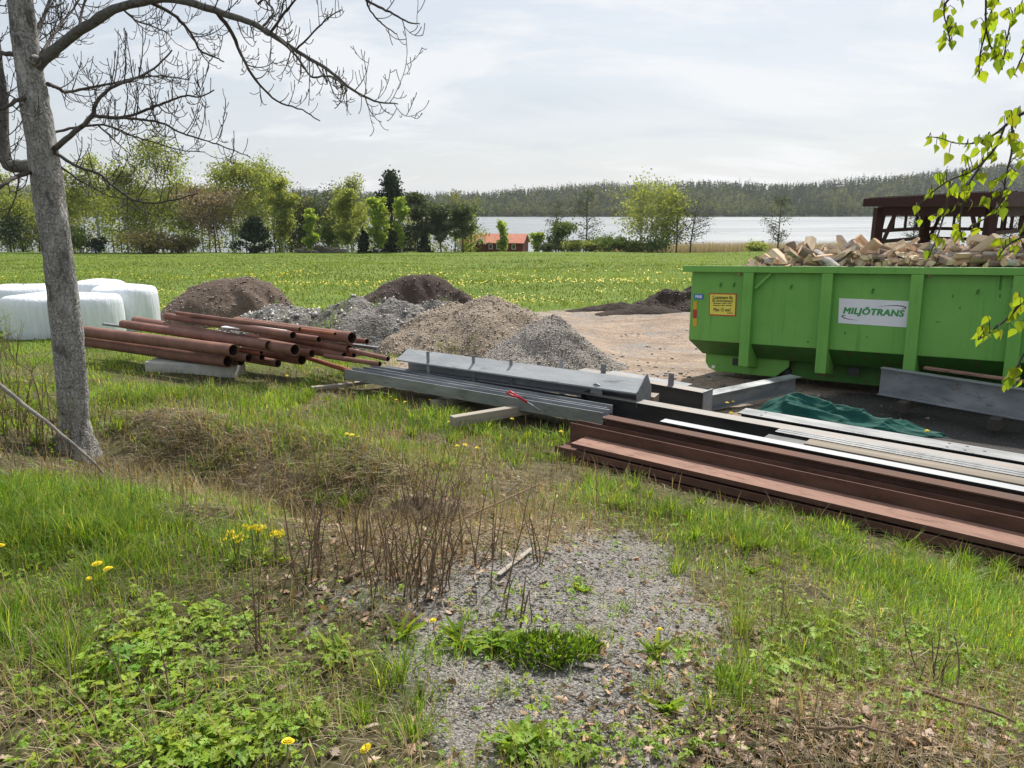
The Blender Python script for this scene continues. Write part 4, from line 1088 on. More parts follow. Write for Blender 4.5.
scatter_on('gravel_heap', 5200, .008, .034, (.15, .42), [1, .87, .72], 'gravel_heap_stones', 'loose stones on the broad tan gravel heap')
scatter_on('gravel_cone', 4200, .007, .026, (.12, .38), [1, .94, .88], 'gravel_cone_stones', 'loose stones on the pointed gravel cone')
scatter_on('soil_heap', 1700, .012, .055, (.09, .20), [1, .78, .62], 'soil_clods', 'soil clods on the rounded brown heap')
scatter_on('brown_heap', 1200, .012, .05, (.06, .13), [1, .78, .66], 'soil_clods', 'soil clods on the flat-topped dark brown heap')
scatter_on('dark_heap', 1200, .012, .05, (.03, .075), [1, .78, .68], 'soil_clods', 'soil clods on the very dark heap')

n = 9000; x = rs.uniform(-4.5, 9, n); y = rs.uniform(9.5, 20, n); za, zb = zones(x, y)
kk = (za[:, 1] + zb[:, 0] > .5) & (rs.random(n) < np.clip(.25 + 2.5 * fbm(x * .6, y * .6, 505, 3) + .8 * np.exp(-((x - .6) / 1.9) ** 2 - ((y - 13.2) / 1.6) ** 2), 0, 1)); x, y = x[kk], y[kk]; n = len(x)
sz = .008 + .04 * rs.random(n) ** 5
V = OCT[None] * rs.uniform(.6, 1.35, (n, 6, 1)) * sz[:, None, None] + np.stack([x, y, H(x, y) + sz * .2], -1)[:, None]
o = mesh_np('yard_stones', V.reshape(-1, 3), None, (np.arange(n)[:, None, None] * 6 + TRI[None]).reshape(-1, 3), M['pebble'], np.repeat(rs.uniform(.10, .36, (n, 1)) * np.array([[1, .9, .8]]), 6, 0))
tag(o, 'loose stones strewn over the sandy yard', 'stones', kind='stuff')

# ------------------------------------------------------------------ white bales
def bale(px, Y, r, hgt, label, sx=1.0):
    c = aty(px, 330, Y); gz = float(H(c.x, Y))
    n = 40; m = 12; V = []; q = []
    prof = [(0.0, 0), (.96, 0.0), (1.0, .06), (1.0, .25), (1.015, .5), (1.0, .78), (.985, .88), (.93, .955), (.84, .99), (.6, 1.01), (.3, 1.015), (0.0, 1.015)]
    rs = np.random.default_rng(int(px) + 3)
    for k, (pr, ph) in enumerate(prof):
        for i in range(n):
            a = 2 * math.pi * i / n
            w_ = 1 + .022 * math.sin(2 * a + px) + .012 * math.sin(5 * a + k * .3) + rs.normal(0, .004)
            V.append((pr * r * w_ * math.cos(a) * sx, pr * r * w_ * math.sin(a), ph * hgt * .92 + .02 * math.sin(a * 2 + px) * (ph > .5)))
    for k in range(len(prof) - 1):
        for i in range(n):
            j = (i + 1) % n; q.append((k * n + i, k * n + j, (k + 1) * n + j, (k + 1) * n + i))
    o = mesh_np('silage_bale', np.array(V), np.array(q), None, M['bale'], smooth=True); o.location = (c.x, Y, gz - .03)
    o.rotation_euler.z = px
    tag(o, label, 'bale', 'white wrapped bales behind the tree')


bale(30, 18.6, .74, 1.20, 'white wrapped bale furthest left, partly behind another bale')
bale(45, 17.0, .80, 1.08, 'white wrapped bale in front, left of the bare gray trunk')
bale(92, 16.9, .70, 1.06, 'white wrapped bale just right of the bare gray trunk')
bale(129, 18.2, .76, 1.18, 'white wrapped bale furthest right, beside the soil heap')
bale(103, 19.7, .74, 1.26, 'white wrapped bale at the back between two others')


# ------------------------------------------------------------------ rusty pipes
def pipe(r_px, r_py, l_px, l_py, zr, zl, dpx, label, mat='rust_pipe', cat='pipe', group='rusty steel pipes in a pile'):
    R = atz(r_px, r_py, zr + .11); L_ = atz(l_px, l_py, zl + .09)
    rad = dpx / F * R.y / math.cos(PITCH) * .5 * 1.0
    d = L_ - R; ln = d.length
    o = MB(); n = 20; ri = rad * .86
    for k in range(n):
        a0, a1 = 2 * math.pi * k / n, 2 * math.pi * (k + 1) / n
        p = lambda rr, a_, x_: (x_, rr * math.cos(a_), rr * math.sin(a_))
        o.mi = 0; o.quad(p(rad, a0, 0), p(rad, a0, ln), p(rad, a1, ln), p(rad, a1, 0))
        o.quad(p(ri, a0, 0), p(rad, a0, 0), p(rad, a1, 0), p(ri, a1, 0)); o.quad(p(rad, a0, ln), p(ri, a0, ln), p(ri, a1, ln), p(rad, a1, ln))
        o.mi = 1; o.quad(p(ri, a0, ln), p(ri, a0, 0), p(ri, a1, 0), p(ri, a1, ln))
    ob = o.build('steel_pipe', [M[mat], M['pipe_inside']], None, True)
    me = ob.data
    md = ob.modifiers.new('weld', 'WELD'); md.merge_threshold = .0004
    ed = ob.modifiers.new('edge', 'EDGE_SPLIT'); ed.split_angle = math.radians(40)
    ob.location = R; ob.rotation_mode = 'QUATERNION'; ob.rotation_quaternion = d.to_track_quat('X', 'Z')
    tag(ob, label, cat, group)
    return ob


pipe(228, 361.5, 78, 340, .20, .24, 12.5, 'lowest rusty pipe at the front, resting on the concrete block')
pipe(233.5, 350.5, 74, 330, .42, .44, 12.5, 'thick rusty pipe lying directly on the lowest front pipe')
pipe(269, 345.5, 123, 324, .52, .50, 10, 'rusty pipe second from the top at the left of the pile')
pipe(295, 350, 136, 321, .50, .52, 12, 'wide-mouthed rusty pipe slanting across the middle of the pile')
pipe(293, 335.5, 167, 316, .72, .70, 8, 'reddish pipe raised highest at the back left')
pipe(352, 338, 236, 322, .62, .60, 12, 'large dark rusty pipe mouth at the back right')
pipe(335, 334, 236, 321, .80, .80, 3.5, 'long thin red rod on top of the large dark pipe', 'rust_orange')
pipe(349, 349, 262, 335, .44, .48, 9, 'rusty pipe below the large dark pipe mouth')
pipe(344, 356.5, 248, 337, .32, .42, 9, 'rusty pipe slanting down to the yellow flowers')
pipe(380, 364, 325, 356, .34, .36, 5, 'thin rusty tube lying on the end of the gray beam')
pipe(367, 341.5, 335, 337, .50, .50, 5.5, 'thin brown tube behind the large dark pipe mouth')
pipe(388, 359, 340, 348, .42, .44, 5, 'thin tube running behind the gray beam end')
pipe(302, 359.5, 245, 350, .20, .22, 11, 'short wide pipe mouth low in the shade of the pile')
pipe(312, 353.5, 282, 349, .36, .36, 8, 'short rusty pipe mouth in the middle of the pile')
pipe(354, 355, 318, 348, .30, .30, 6, 'small pipe mouth under the right side of the pile')
pipe(278, 363.5, 190, 349, .14, .16, 8, 'low pipe just above the grass')
pipe(262, 357.5, 170, 343, .27, .27, 7, 'narrow pipe under the wide-mouthed pipe')
pipe(249, 358, 140, 341, .27, .28, 9, 'second mouth right of the two thick front pipes')
pipe(241, 361, 120, 342, .16, .17, 9.5, 'dark pipe mouth tucked behind the lowest front pipe')
pipe(359, 374, 305, 357, .10, .22, 5, 'rusty rod sloping into the grass by the gray beam', 'rust_orange')
pipe(261.5, 353, 215, 346, .36, .36, 4.5, 'bright orange thin rod in the middle of the pile', 'rust_orange')
pipe(319, 339.5, 288, 335, .58, .58, 6.5, 'small dark pipe mouth beside the white board')
pipe(300, 329.5, 177, 313, .80, .80, 4.5, 'thin rusty rod along the very back of the pile')


def board(p, q, w, h, mat, name, label, cat, lift=0, bevel=.004, group=None):
    """rectangular timber or sheet between two points on its underside centre line"""
    p = Vector(p); q = Vector(q); d = q - p; L_ = d.length
    b = MB(); b.box(0, L_, -w / 2, w / 2, 0, h)
    o = b.build(name, mat, None, False, bevel); o.location = p
    o.rotation_mode = 'QUATERNION'; o.rotation_quaternion = d.to_track_quat('X', 'Z')
    tag(o, label, cat, group); return o


p = atz(288, 331, .78); q = atz(230, 326, .80)
board(p, q, .42, .02, M['white'], 'white_board', 'larger white sheet lying on top of the rusty pipes', 'board')
p = atz(126, 328, .5); q = atz(104, 325, .5)
board(p, q, .08, .04, M['pale_steel'], 'steel_strip', 'short light gray strip on the pipes beside the white bales', 'strip')
p = atz(378, 350, .45); q = atz(340, 345, .45)
board(p, q, .06, .05, M['grey_steel'], 'steel_strip', 'narrow gray bar sticking out behind the pipe ends', 'strip')
p = atz(360, 356, .3); q = atz(352, 351, .3)
board(p, q, .2, .03, M['pale_steel'], 'white_board', 'pale scrap plate between the pipe mouths and the gray beam', 'board')

# concrete block under the pipes
p = Vector((-6.05, 11.9, 0)); q = Vector((-4.45, 11.53, 0))
b = MB(); d = (q - p); L_ = d.length; b.box(0, L_, 0, .36, -.12, .20)
o = b.build('concrete_block', M['concrete'], None, False, .03); o.location = (p.x, p.y, p.z); o.rotation_euler.z = math.atan2(d.y, d.x)
tag(o, 'pale concrete block in the grass under the front pipes', 'concrete block')
o2 = o.copy(); COL.objects.link(o2); p = G(70, 350); o2.location = (p.x, p.y + .3, p.z - .03); o2.scale = (.5, 1, 1)
tag(o2, 'second pale concrete block under the far left pipe ends', 'concrete block')

# battens on the grass
p = atz(311, 388, .09); q = atz(352, 384.5, .09); board((p.x, p.y, .06), (q.x, q.y, .07), .09, .05, M['pale_wood'], 'timber_batten', 'short weathered batten in the grass, broken off at left', 'batten')
p = atz(354, 384, .09); q = atz(398, 380, .09); board((p.x, p.y, .07), (q.x, q.y, .10), .09, .05, M['pale_wood'], 'timber_batten', 'weathered batten running under the left gray beam end', 'batten')
p = atz(452, 423, .17); q = atz(540, 405, .20); board((p.x, p.y, .13), (q.x, q.y, .12), .11, .12, M['pale_wood'], 'timber_bearer', 'thick weathered timber bearer under the gray beams', 'timber')


# ------------------------------------------------------------------ steel beams
def i_profile(h, b, tf, tw):
    return [(-b / 2, 0), (b / 2, 0), (b / 2, tf), (tw / 2, tf), (tw / 2, h - tf), (b / 2, h - tf), (b / 2, h), (-b / 2, h), (-b / 2, h - tf), (-tw / 2, h - tf), (-tw / 2, tf), (-b / 2, tf)]


def ibeam(label, P0, P1, h, b, mat, side=False, tf=.014, tw=.010, cat='beam', name='steel_beam', group=None, mats=None):
    """P0, P1: ends of the bottom front edge line"""
    P0 = Vector(P0); P1 = Vector(P1); d = P1 - P0; L_ = d.length
    pr = i_profile(h, b, tf, tw)
    if side: pr = [(z_, y_ + b / 2) for (y_, z_) in pr]     # flanges stand up, web lies flat
    else: pr = [(y_ + b / 2, z_) for (y_, z_) in pr]
    m = MB(); m.prism([(0, a_, c_) for a_, c_ in pr], [(L_, a_, c_) for a_, c_ in pr])
    o = m.build(name, [mat, M['dark_steel_and_shade']], None, False, .002); o.location = P0
    if mat in (M['pale_steel'], M['rusty_grey'], M['white_steel']):       # flange tops stay light, shade painted dark on all other faces
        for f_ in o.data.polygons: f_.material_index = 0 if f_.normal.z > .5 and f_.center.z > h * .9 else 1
    o.rotation_euler = (0, -math.asin(d.z / L_), math.atan2(d.y, d.x))
    tag(o, label, cat, group); return o


GB = 'brown steel beams in the front stack'; GG = 'gray steel beams in the long stack'
ibeam('lowest front brown beam, lying on its side in the grass', S(-.08, .08, .01), S(6.4, .08, .01), .36, .066, M['rust'], True, .012, .010, group=GB)
ibeam('thin brown beam stacked on the lowest front one', S(.04, .12, .082), S(6.45, .12, .082), .33, .074, M['rust'], True, .012, .010, group=GB)
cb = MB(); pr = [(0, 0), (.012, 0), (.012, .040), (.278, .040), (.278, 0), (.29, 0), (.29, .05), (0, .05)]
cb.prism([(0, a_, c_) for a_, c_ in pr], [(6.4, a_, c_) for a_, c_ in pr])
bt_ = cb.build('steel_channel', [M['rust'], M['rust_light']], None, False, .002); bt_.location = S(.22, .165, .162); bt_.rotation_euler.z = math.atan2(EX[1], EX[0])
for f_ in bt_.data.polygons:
    if abs(f_.normal.z) > .9 and f_.center.z > .045: f_.material_index = 1  # sunlit top painted in a lighter rust than the sides
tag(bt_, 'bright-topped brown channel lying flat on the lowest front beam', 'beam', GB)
ibeam('brown beam lying on its side behind the bright-topped channel', S(.0, .475, .04), S(6.5, .475, .04), .155, .285, M['rust'], True, .016, .011, group=GB)
ibeam('hindmost and highest of the brown beams', S(.30, .645, .04), S(6.5, .645, .04), .36, .15, M['rust'], False, .016, .011, group=GB)
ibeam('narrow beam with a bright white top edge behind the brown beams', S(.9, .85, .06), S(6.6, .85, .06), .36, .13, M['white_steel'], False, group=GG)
o = ibeam('dark beam carrying the beige plank, end plate visible', S(1.95, 1.02, .05), S(6.6, 1.02, .05), .34, .20, M['dark_steel_and_shade'], False, group=GG)
board(S(2.36, 1.12, .393), S(6.5, 1.12, .393), .19, .03, M['plank'], 'timber_plank', 'long beige plank lying on the beams right of the white edge', 'plank')
for k, qq in enumerate((1.245, 1.31, 1.375)):
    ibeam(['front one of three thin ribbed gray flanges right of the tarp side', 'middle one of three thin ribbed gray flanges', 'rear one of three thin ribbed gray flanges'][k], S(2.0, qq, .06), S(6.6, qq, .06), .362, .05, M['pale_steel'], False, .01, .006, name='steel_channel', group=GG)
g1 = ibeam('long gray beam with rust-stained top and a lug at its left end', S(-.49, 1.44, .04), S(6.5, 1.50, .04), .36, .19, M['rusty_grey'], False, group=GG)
lug = MB(); n = 10
prf = [(-.09, 0), (.09, 0)] + [(.075 * math.cos(a_), .06 + .075 * math.sin(a_)) for a_ in np.linspace(0.2, math.pi - .2, 8)]
lug.prism([(.18 + a_ * 1.0, .06, .362 + c_) for a_, c_ in prf], [(.18 + a_, .075, .362 + c_) for a_, c_ in prf])
lug.build('lug', M['grey_steel'], g1)
lug2 = MB(); lug2.box(-.012, .0, 0.002, .188, .002, .358); lug2.build('end_plate', M['dark_steel_and_shade'], g1)
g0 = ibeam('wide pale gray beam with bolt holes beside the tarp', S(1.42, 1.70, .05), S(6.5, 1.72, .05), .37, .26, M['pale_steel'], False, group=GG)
for sx_, sy_ in ((.25, .06), (.25, .2), (2.05, .06), (2.05, .2), (2.2, .06), (2.2, .2), (2.35, .13), (3.2, .06), (3.2, .2)):
    hb = MB(); hb.tube([(sx_, sy_, .3715), (sx_, sy_, .3735)], .014, 10); hb.build('bolt_hole', M['black'], g0)

# ridge-shaped folded beam with a closed end
P0 = Vector(S(-3.5, 1.12, 0)); P1 = Vector(S(.24, 1.52, 0)); P0.z = .30; P1.z = .30
d = P1 - P0; L_ = d.length
fb = MB()
ap = [(0, .195), (.27, .315), (.42, .195), (.42, .175), (.278, .29), (.277, .02), (.36, .02), (.36, 0), (.18, 0), (.18, .02), (.263, .02), (.262, .292), (0, .175)]
fb.prism([(0, a_, c_) for a_, c_ in ap], [(L_, a_, c_) for a_, c_ in ap])
fo = fb.build('folded_beam', M['galvanised'], None, False, .002); fo.location = P0; fo.rotation_euler.z = math.atan2(d.y, d.x)
tag(fo, 'long gray ridge-shaped folded beam with a closed pointed end', 'beam', GG)
ep = MB(); e_ = [(.0, .02), (.44, .02), (.44, .19), (.31, .36), (.27, .385), (.23, .36), (.0, .21)]
ep.prism([(L_ + .002, a_, c_) for a_, c_ in e_], [(L_ + .014, a_, c_) for a_, c_ in e_]); ep.build('end_plate', M['grey_steel'], fo)

# gray beams lying on their sides under the ridge beam
ibeam('front gray beam on its side below the ridge-shaped beam', (-2.46, 10.6, .20), (1.05, 8.22, .20), .17, .15, M['grey_steel'], True, group=GG)
ibeam('second gray beam on its side, behind the front one', (-2.22, 10.78, .17), (1.12, 8.44, .17), .16, .18, M['grey_steel'], True, group=GG)
ibeam('dark gray beam upright right under the ridge-shaped beam', (-1.98, 10.98, .10), (1.25, 8.72, .10), .2, .13, M['dark_steel_and_shade'], False, group=GG)
g4 = ibeam('short gray beam with end plate behind the pointed beam end', S(-1.4, 2.72, .04), S(.62, 2.58, .04), .31, .2, M['rusty_grey'], False, group=GG)
ep = MB(); lg = 2.02; ep.box(lg + .01, lg + .03, -.01, .21, 0, .33); ep.build('end_plate', M['grey_steel'], g4)
ep = MB(); ep.box(1.45, 1.53, .1, .115, .311, .47); ep.build('lug', M['grey_steel'], g4)
ep = MB(); ep.box(.35, .43, .1, .115, .311, .44); ep.build('lug', M['grey_steel'], g4)
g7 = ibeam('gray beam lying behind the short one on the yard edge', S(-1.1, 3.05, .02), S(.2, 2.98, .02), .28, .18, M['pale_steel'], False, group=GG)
ibeam('gray beam pointing back towards the container', (2.56, 9.42, .02), (4.25, 10.58, .02), .22, .2, M['grey_steel'], False, group=GG)
g6 = ibeam('tall gray beam standing in front of the container', atz(880, 368, .50).to_2d().to_3d() + Vector((0, 0, .12)), atz(1024, 390, .50).to_2d().to_3d().lerp(atz(880, 368, .50).to_2d().to_3d(), -.9) + Vector((0, 0, .12)), .385, .12, M['grey_steel'], False, group=GG)
a0 = atz(926, 370, .52); a1 = atz(1018, 383, .52); a1 = a0.lerp(a1, 1.5)
board(a0 + Vector((.05, .13, -.01)), a1 + Vector((.05, .13, -.01)), .10, .03, M['rust_light'], 'timber_plank', 'pinkish strip lying along the tall gray beam', 'plank')
# the blocks that carry the tall beam and the yellow block behind the pointed end
for k, t in enumerate((.15, .55)):
    c_ = atz(880, 368, .5).lerp(atz(1024, 390, .5), t * 1.6)
    board((c_.x - .15, c_.y - .12, -.02), (c_.x + .2, c_.y + .22, -.02), .12, .138, M['dark_timber'], 'timber_bearer', ['timber bearer under the left end of the tall gray beam', 'timber bearer under the right part of the tall gray beam'][k], 'timber')
c_ = atz(652, 398, .35); board((c_.x, c_.y + .1, .24), (c_.x + .1, c_.y + .3, .24), .1, .1, M['plank'], 'wood_block', 'small yellow-brown wood block right of the pointed beam end', 'wood block')
# upright rods behind the ridge beam
for k, (px_, py_, zz) in enumerate(((427, 358, .60), (473, 362, .6), (511, 366, .6), (562, 366, .6))):
    p0 = atz(px_, py_, zz); b = MB(); b.box(-.022, .022, -.006, .006, -.55, .07)
    o = b.build('steel_stake', M['grey_steel'], None, False, .002); o.location = p0 + Vector((0, .12, 0))
    tag(o, ['stake', 'gray flat stake behind the ridge-shaped beam, %s' % ['leftmost of four', 'second of four', 'third of four', 'rightmost of four'][k]][1], 'stake', 'flat stakes behind the ridge-shaped beam')
# bearers hidden under the stacks
for k, (s_, ql, qh) in enumerate(((.7, .05, 2.1), (3.4, .05, 2.1))):
    board(S(s_, ql, -.03), S(s_ + .05, qh, -.03), .1, .055, M['pale_wood'], 'timber_bearer', ['low timber bearer under the left part of the beam stacks', 'low timber bearer under the right part of the beam stacks'][k], 'timber')
board(S(-2.4, .75, -.02), S(-2.3, 1.9, -.02), .12, .15, M['pale_wood'], 'timber_bearer', 'timber bearer under the ridge-shaped beam stack', 'timber')

# rod with a red end leaning on the beams
rp = empty('steel_rod', atz(557, 421, .12)); tag(rp, 'gray rod with a red hooked end leaning on the beams', 'rod')
A = atz(514, 394, .44) - rp.location; A = Vector(A); Bq = Vector((0, 0, 0))
b = MB(); b.tube([Bq, A * .72], .011, 8); b.build('shaft', M['pale_steel'], rp, True)
b = MB(); b.tube([A * .70, A, A + Vector((-.05, .02, .03)), A + Vector((-.09, .0, .015)), A + Vector((-.03, -.03, -.01)), A * .86], .014, 8); b.build('hooked_end', M['red'], rp, True)


# ------------------------------------------------------------------ green tarp
def tarp():
    c = Vector(((3.22 + 4.95) / 2, (9.2 + 8.35) / 2, 0.0))
    nx, ny = 220, 100
    u, v = np.meshgrid(np.linspace(-1, 1, nx), np.linspace(-1, 1, ny), indexing='ij')
    wv = fbm(u * 2 + 3, v * 2, 301, 4)
    lx = u * 1.12 + .18 * fbm(u * 2, v * 3, 310, 3); wid = np.interp(u, [-1, -.6, 0, .5, 1], [.22, .42, .40, .26, .06])
    ly = v * wid + .14 * fbm(u * 3, v * 2, 320, 3)
    prof = np.interp(u, [-1, -.75, -.45, -.1, .25, .6, 1], [.02, .12, .21, .13, .12, .07, .01])
    cr = lambda a_, b_, sd: np.clip(1 - np.abs(2 * vnoise(a_, b_, sd) - 1) * 1.6, 0, 1) ** 1.5
    fold = .16 * cr(u * 2.6 + v * .9 + wv, v * 1.6 - u * .8, 331) + .035 * cr(u * 5 - v * 2 + wv * 2, v * 3 + u, 337)
    lz = prof * np.clip(1 - v ** 2, 0, 1) ** .6 + fold * np.clip(1.1 - np.abs(v), 0.1, 1) * np.clip(prof * 6, .2, 1) + .08 * wv * prof * 3
    lz = np.maximum(lz, .012)
    V = np.stack([lx, ly, lz], -1).reshape(-1, 3)
    i = np.arange(nx - 1)[:, None]; j = np.arange(ny - 1)[None]
    q = np.stack([i * ny + j, (i + 1) * ny + j, (i + 1) * ny + j + 1, i * ny + j + 1], -1).reshape(-1, 4)
    o = mesh_np('tarpaulin', V, q, None, M['tarp'], smooth=True)
    o.location = (c.x + .05, c.y + .12, float(H(c.x, c.y)) + .02); o.rotation_euler.z = math.atan2(8.35 - 9.2, 4.95 - 3.22)
    md = o.modifiers.new('thick', 'SOLIDIFY'); md.thickness = .004
    tag(o, 'crumpled dark green tarpaulin on the ground in front of the container', 'tarpaulin')


tarp()

# ------------------------------------------------------------------ green container
CL = Vector((3.0, 12.38, 0)); CA = math.atan2(-.69, .894); TILT = math.radians(2.3)
cont = empty('skip_container', (CL.x, CL.y, -.106), (math.radians(-4.6), -TILT, CA)); cont.scale = (1.06, 1.06, 1.06); tag(cont, 'bright green open skip container filled with firewood', 'container')
CM = Matrix.LocRotScale(cont.location, cont.rotation_euler, cont.scale); CMI = CM.inverted()


def on_front(px, py):
    """container-local x, z of the point of its front face seen at a photo position"""
    o_ = CMI @ Vector((0, 0, EYE)); p_ = CMI @ (Vector((0, 0, EYE)) + Vector(ray(px, py))); d_ = p_ - o_
    t_ = -o_.y / d_.y; r_ = o_ + d_ * t_; return r_.x, r_.z


LC, DC, ZT, ZK, ZB = 6.0, 2.35, 1.615, .545, .31
IN = .16
body = MB()
th = .03
# front and back walls, ends, chamfers, floor
def wallslab(a, b_, c_, d_, inward):
    iv = Vector(inward) * th
    A = [Vector(a), Vector(b_), Vector(c_), Vector(d_)]
    body.prism(A, [p + iv for p in A])
wallslab((0, 0, ZK), (LC, 0, ZK), (LC, 0, ZT), (0, 0, ZT), (0, 1, 0))
wallslab((LC, DC, ZK), (0, DC, ZK), (0, DC, ZT), (LC, DC, ZT), (0, -1, 0))
wallslab((0, DC - th, ZK), (0, th, ZK), (0, th, ZT), (0, DC - th, ZT), (1, 0, 0))
wallslab((LC, th, ZK), (LC, DC - th, ZK), (LC, DC - th, ZT), (LC, th, ZT), (-1, 0, 0))
bo = body.build('body', M['container_green'], cont, False, .004)
ch = MB()
ch.prism([(0, 0.0, ZK - .002), (LC, 0.0, ZK - .002), (LC, DC, ZK - .002), (0, DC, ZK - .002)], [(.13, IN + .12, ZB), (LC - .13, IN + .12, ZB), (LC - .13, DC - IN - .12, ZB), (.13, DC - IN - .12, ZB)])
ch.build('sloped_bottom', M['container_dark'], cont, False, .004)
rm = MB()
rm.box(-.12, LC + .06, -.10, .04, ZT + .002, ZT + .10); rm.box(-.12, LC + .06, DC - .04, DC + .10, ZT + .002, ZT + .10)
rm.box(-.12, .04, .042, DC - .042, ZT + .002, ZT + .10); rm.box(LC - .04, LC + .06, .042, DC - .042, ZT + .002, ZT + .10)
rm.build('rim', M['container_green'], cont, False, .008)
for k in range(5):
    xr = .87 + 1.129 * k
    r = MB(); w_ = .15
    if xr + w_ > LC - .05: break
    # straight post and the gusset that tapers back under the hull
    r.box(xr, xr + w_, -.10, -.002, .20, ZT)
    r.prism([(xr + .002, -.0, .20), (xr + .002, -.0, ZK - .01), (xr + .002, .30, ZB - .01), (xr + .002, .34, .14)][::-1], [(xr + w_ - .002, -.0, .20), (xr + w_ - .002, -.0, ZK - .01), (xr + w_ - .002, .30, ZB - .01), (xr + w_ - .002, .34, .14)][::-1])
    r.build('rib', M['container_green'], cont, False, .006)
    r = MB(); r.box(xr, xr + w_, DC + .002, DC + .10, .20, ZT); r.build('rib', M['container_green'], cont, False, .006)
sk = MB()
for yy in (.52, DC - .70):
    pr = [(.22, .13), (.26, .06), (.36, .02), (LC - .3, .02), (LC - .1, .12), (LC - .1, ZB - .003), (.22, ZB - .003)]
    sk.prism([(a_, yy, c_) for a_, c_ in pr], [(a_, yy + .16, c_) for a_, c_ in pr])
sk.build('skid', M['container_dark'], cont, False, .006)
sk2 = MB(); pr = [(.16, .17), (.22, .08), (.34, .03), (1.3, .03), (1.5, .20), (1.5, ZB - .004), (.16, ZB - .004)]
sk2.prism([(a_, .34, c_) for a_, c_ in pr], [(a_, .36, c_) for a_, c_ in pr]); hk = sk2.build('side_plate', M['container_green'], cont, False, .004)
h2 = MB(); h2.tube([(.30, .335, .10), (.30, .339, .10)], .03, 12); h2.build('plate_hole', M['white'], hk)
for xx in (.62, 2.35):
    h2 = MB(); h2.box(xx, xx + .16, .31, .335, .16, .27); h2.build('lashing_eye', M['black'], cont, False, .004)
rl_ = MB()
for xx in (1.4, 4.8):
    rl_.tube([(xx, .46, .10), (xx, DC - .46, .10)], .10, 14)
rl_.build('roller', M['dark_steel_and_shade'], cont, True)
br = MB(); br.bar((1.04, -.05, ZT - .23), (1.26, -.05, ZT - .01), .02, .04); br.build('brace', M['container_green'], cont)
for (hx, hy) in ((721, 285), (734.5, 285), (791.5, 287), (873, 291), (978, 292)):
    lx_, lz_ = on_front(hx, hy); b = MB(); b.tube([(lx_, -.03, lz_ - .03), (lx_, -.035, lz_ + .0), (lx_ + .004, -.002, lz_ + .03)], .011, 6); b.build('net_hook', M['container_dark'], cont)


def plate_on(pts, mat, name, y0, th_=.004, parent=cont):
    p = [on_front(*q_) for q_ in pts]
    b = MB(); b.prism([(a_, y0, c_) for a_, c_ in p], [(a_, y0 - th_, c_) for a_, c_ in p]); return b.build(name, mat, parent)


def text(body_, name, mat, parent, origin, xdir, up, width, height, fat=0.0, shear=0.0):
    """lettering as a flat raised mesh, fitted to a given width and height"""
    cu = bpy.data.curves.new(name, 'FONT'); cu.body = body_; cu.size = 1.0; cu.align_x = 'CENTER'; cu.align_y = 'CENTER'; cu.space_character = 1.08
    cu.shear = shear; cu.resolution_u = 3
    tmp = bpy.data.objects.new(name, cu); COL.objects.link(tmp); bpy.context.view_layer.update()
    me = bpy.data.meshes.new_from_object(tmp.evaluated_get(bpy.context.evaluated_depsgraph_get()))
    bpy.data.objects.remove(tmp); bpy.data.curves.remove(cu)
    co = np.array([v_.co[:] for v_ in me.vertices]); lo = co.min(0); hi = co.max(0)
    X = Vector(xdir).normalized(); Z_ = X.cross(Vector(up)).normalized(); Y_ = Z_.cross(X)
    for v_, c_ in zip(me.vertices, co):
        v_.co = origin + X * ((c_[0] - (lo[0] + hi[0]) / 2) / (hi[0] - lo[0]) * width) + Y_ * ((c_[1] - (lo[1] + hi[1]) / 2) / (hi[1] - lo[1]) * height)
    if fat:                                     # heavier strokes: slightly shifted copies of the outline, each a hair prouder
        base_v = [v_.co.copy() for v_ in me.vertices]; base_f = [tuple(p_.vertices) for p_ in me.polygons]; vv = []; ff = []
        for i_, (a_, b_) in enumerate(((0, 0), (1, 0), (-1, 0), (0, 1), (0, -1), (.7, .7), (-.7, -.7), (.7, -.7), (-.7, .7))):
            ff += [tuple(len(vv) + k_ for k_ in f_) for f_ in base_f]
            vv += [v_ + X * (a_ * fat * height) + Y_ * (b_ * fat * height * .7) + Z_ * (.00025 * i_) for v_ in base_v]
        me = bpy.data.meshes.new(name); me.from_pydata(vv, [], ff); me.update()
    me.materials.clear(); me.materials.append(mat)
    return link(name, me, parent)


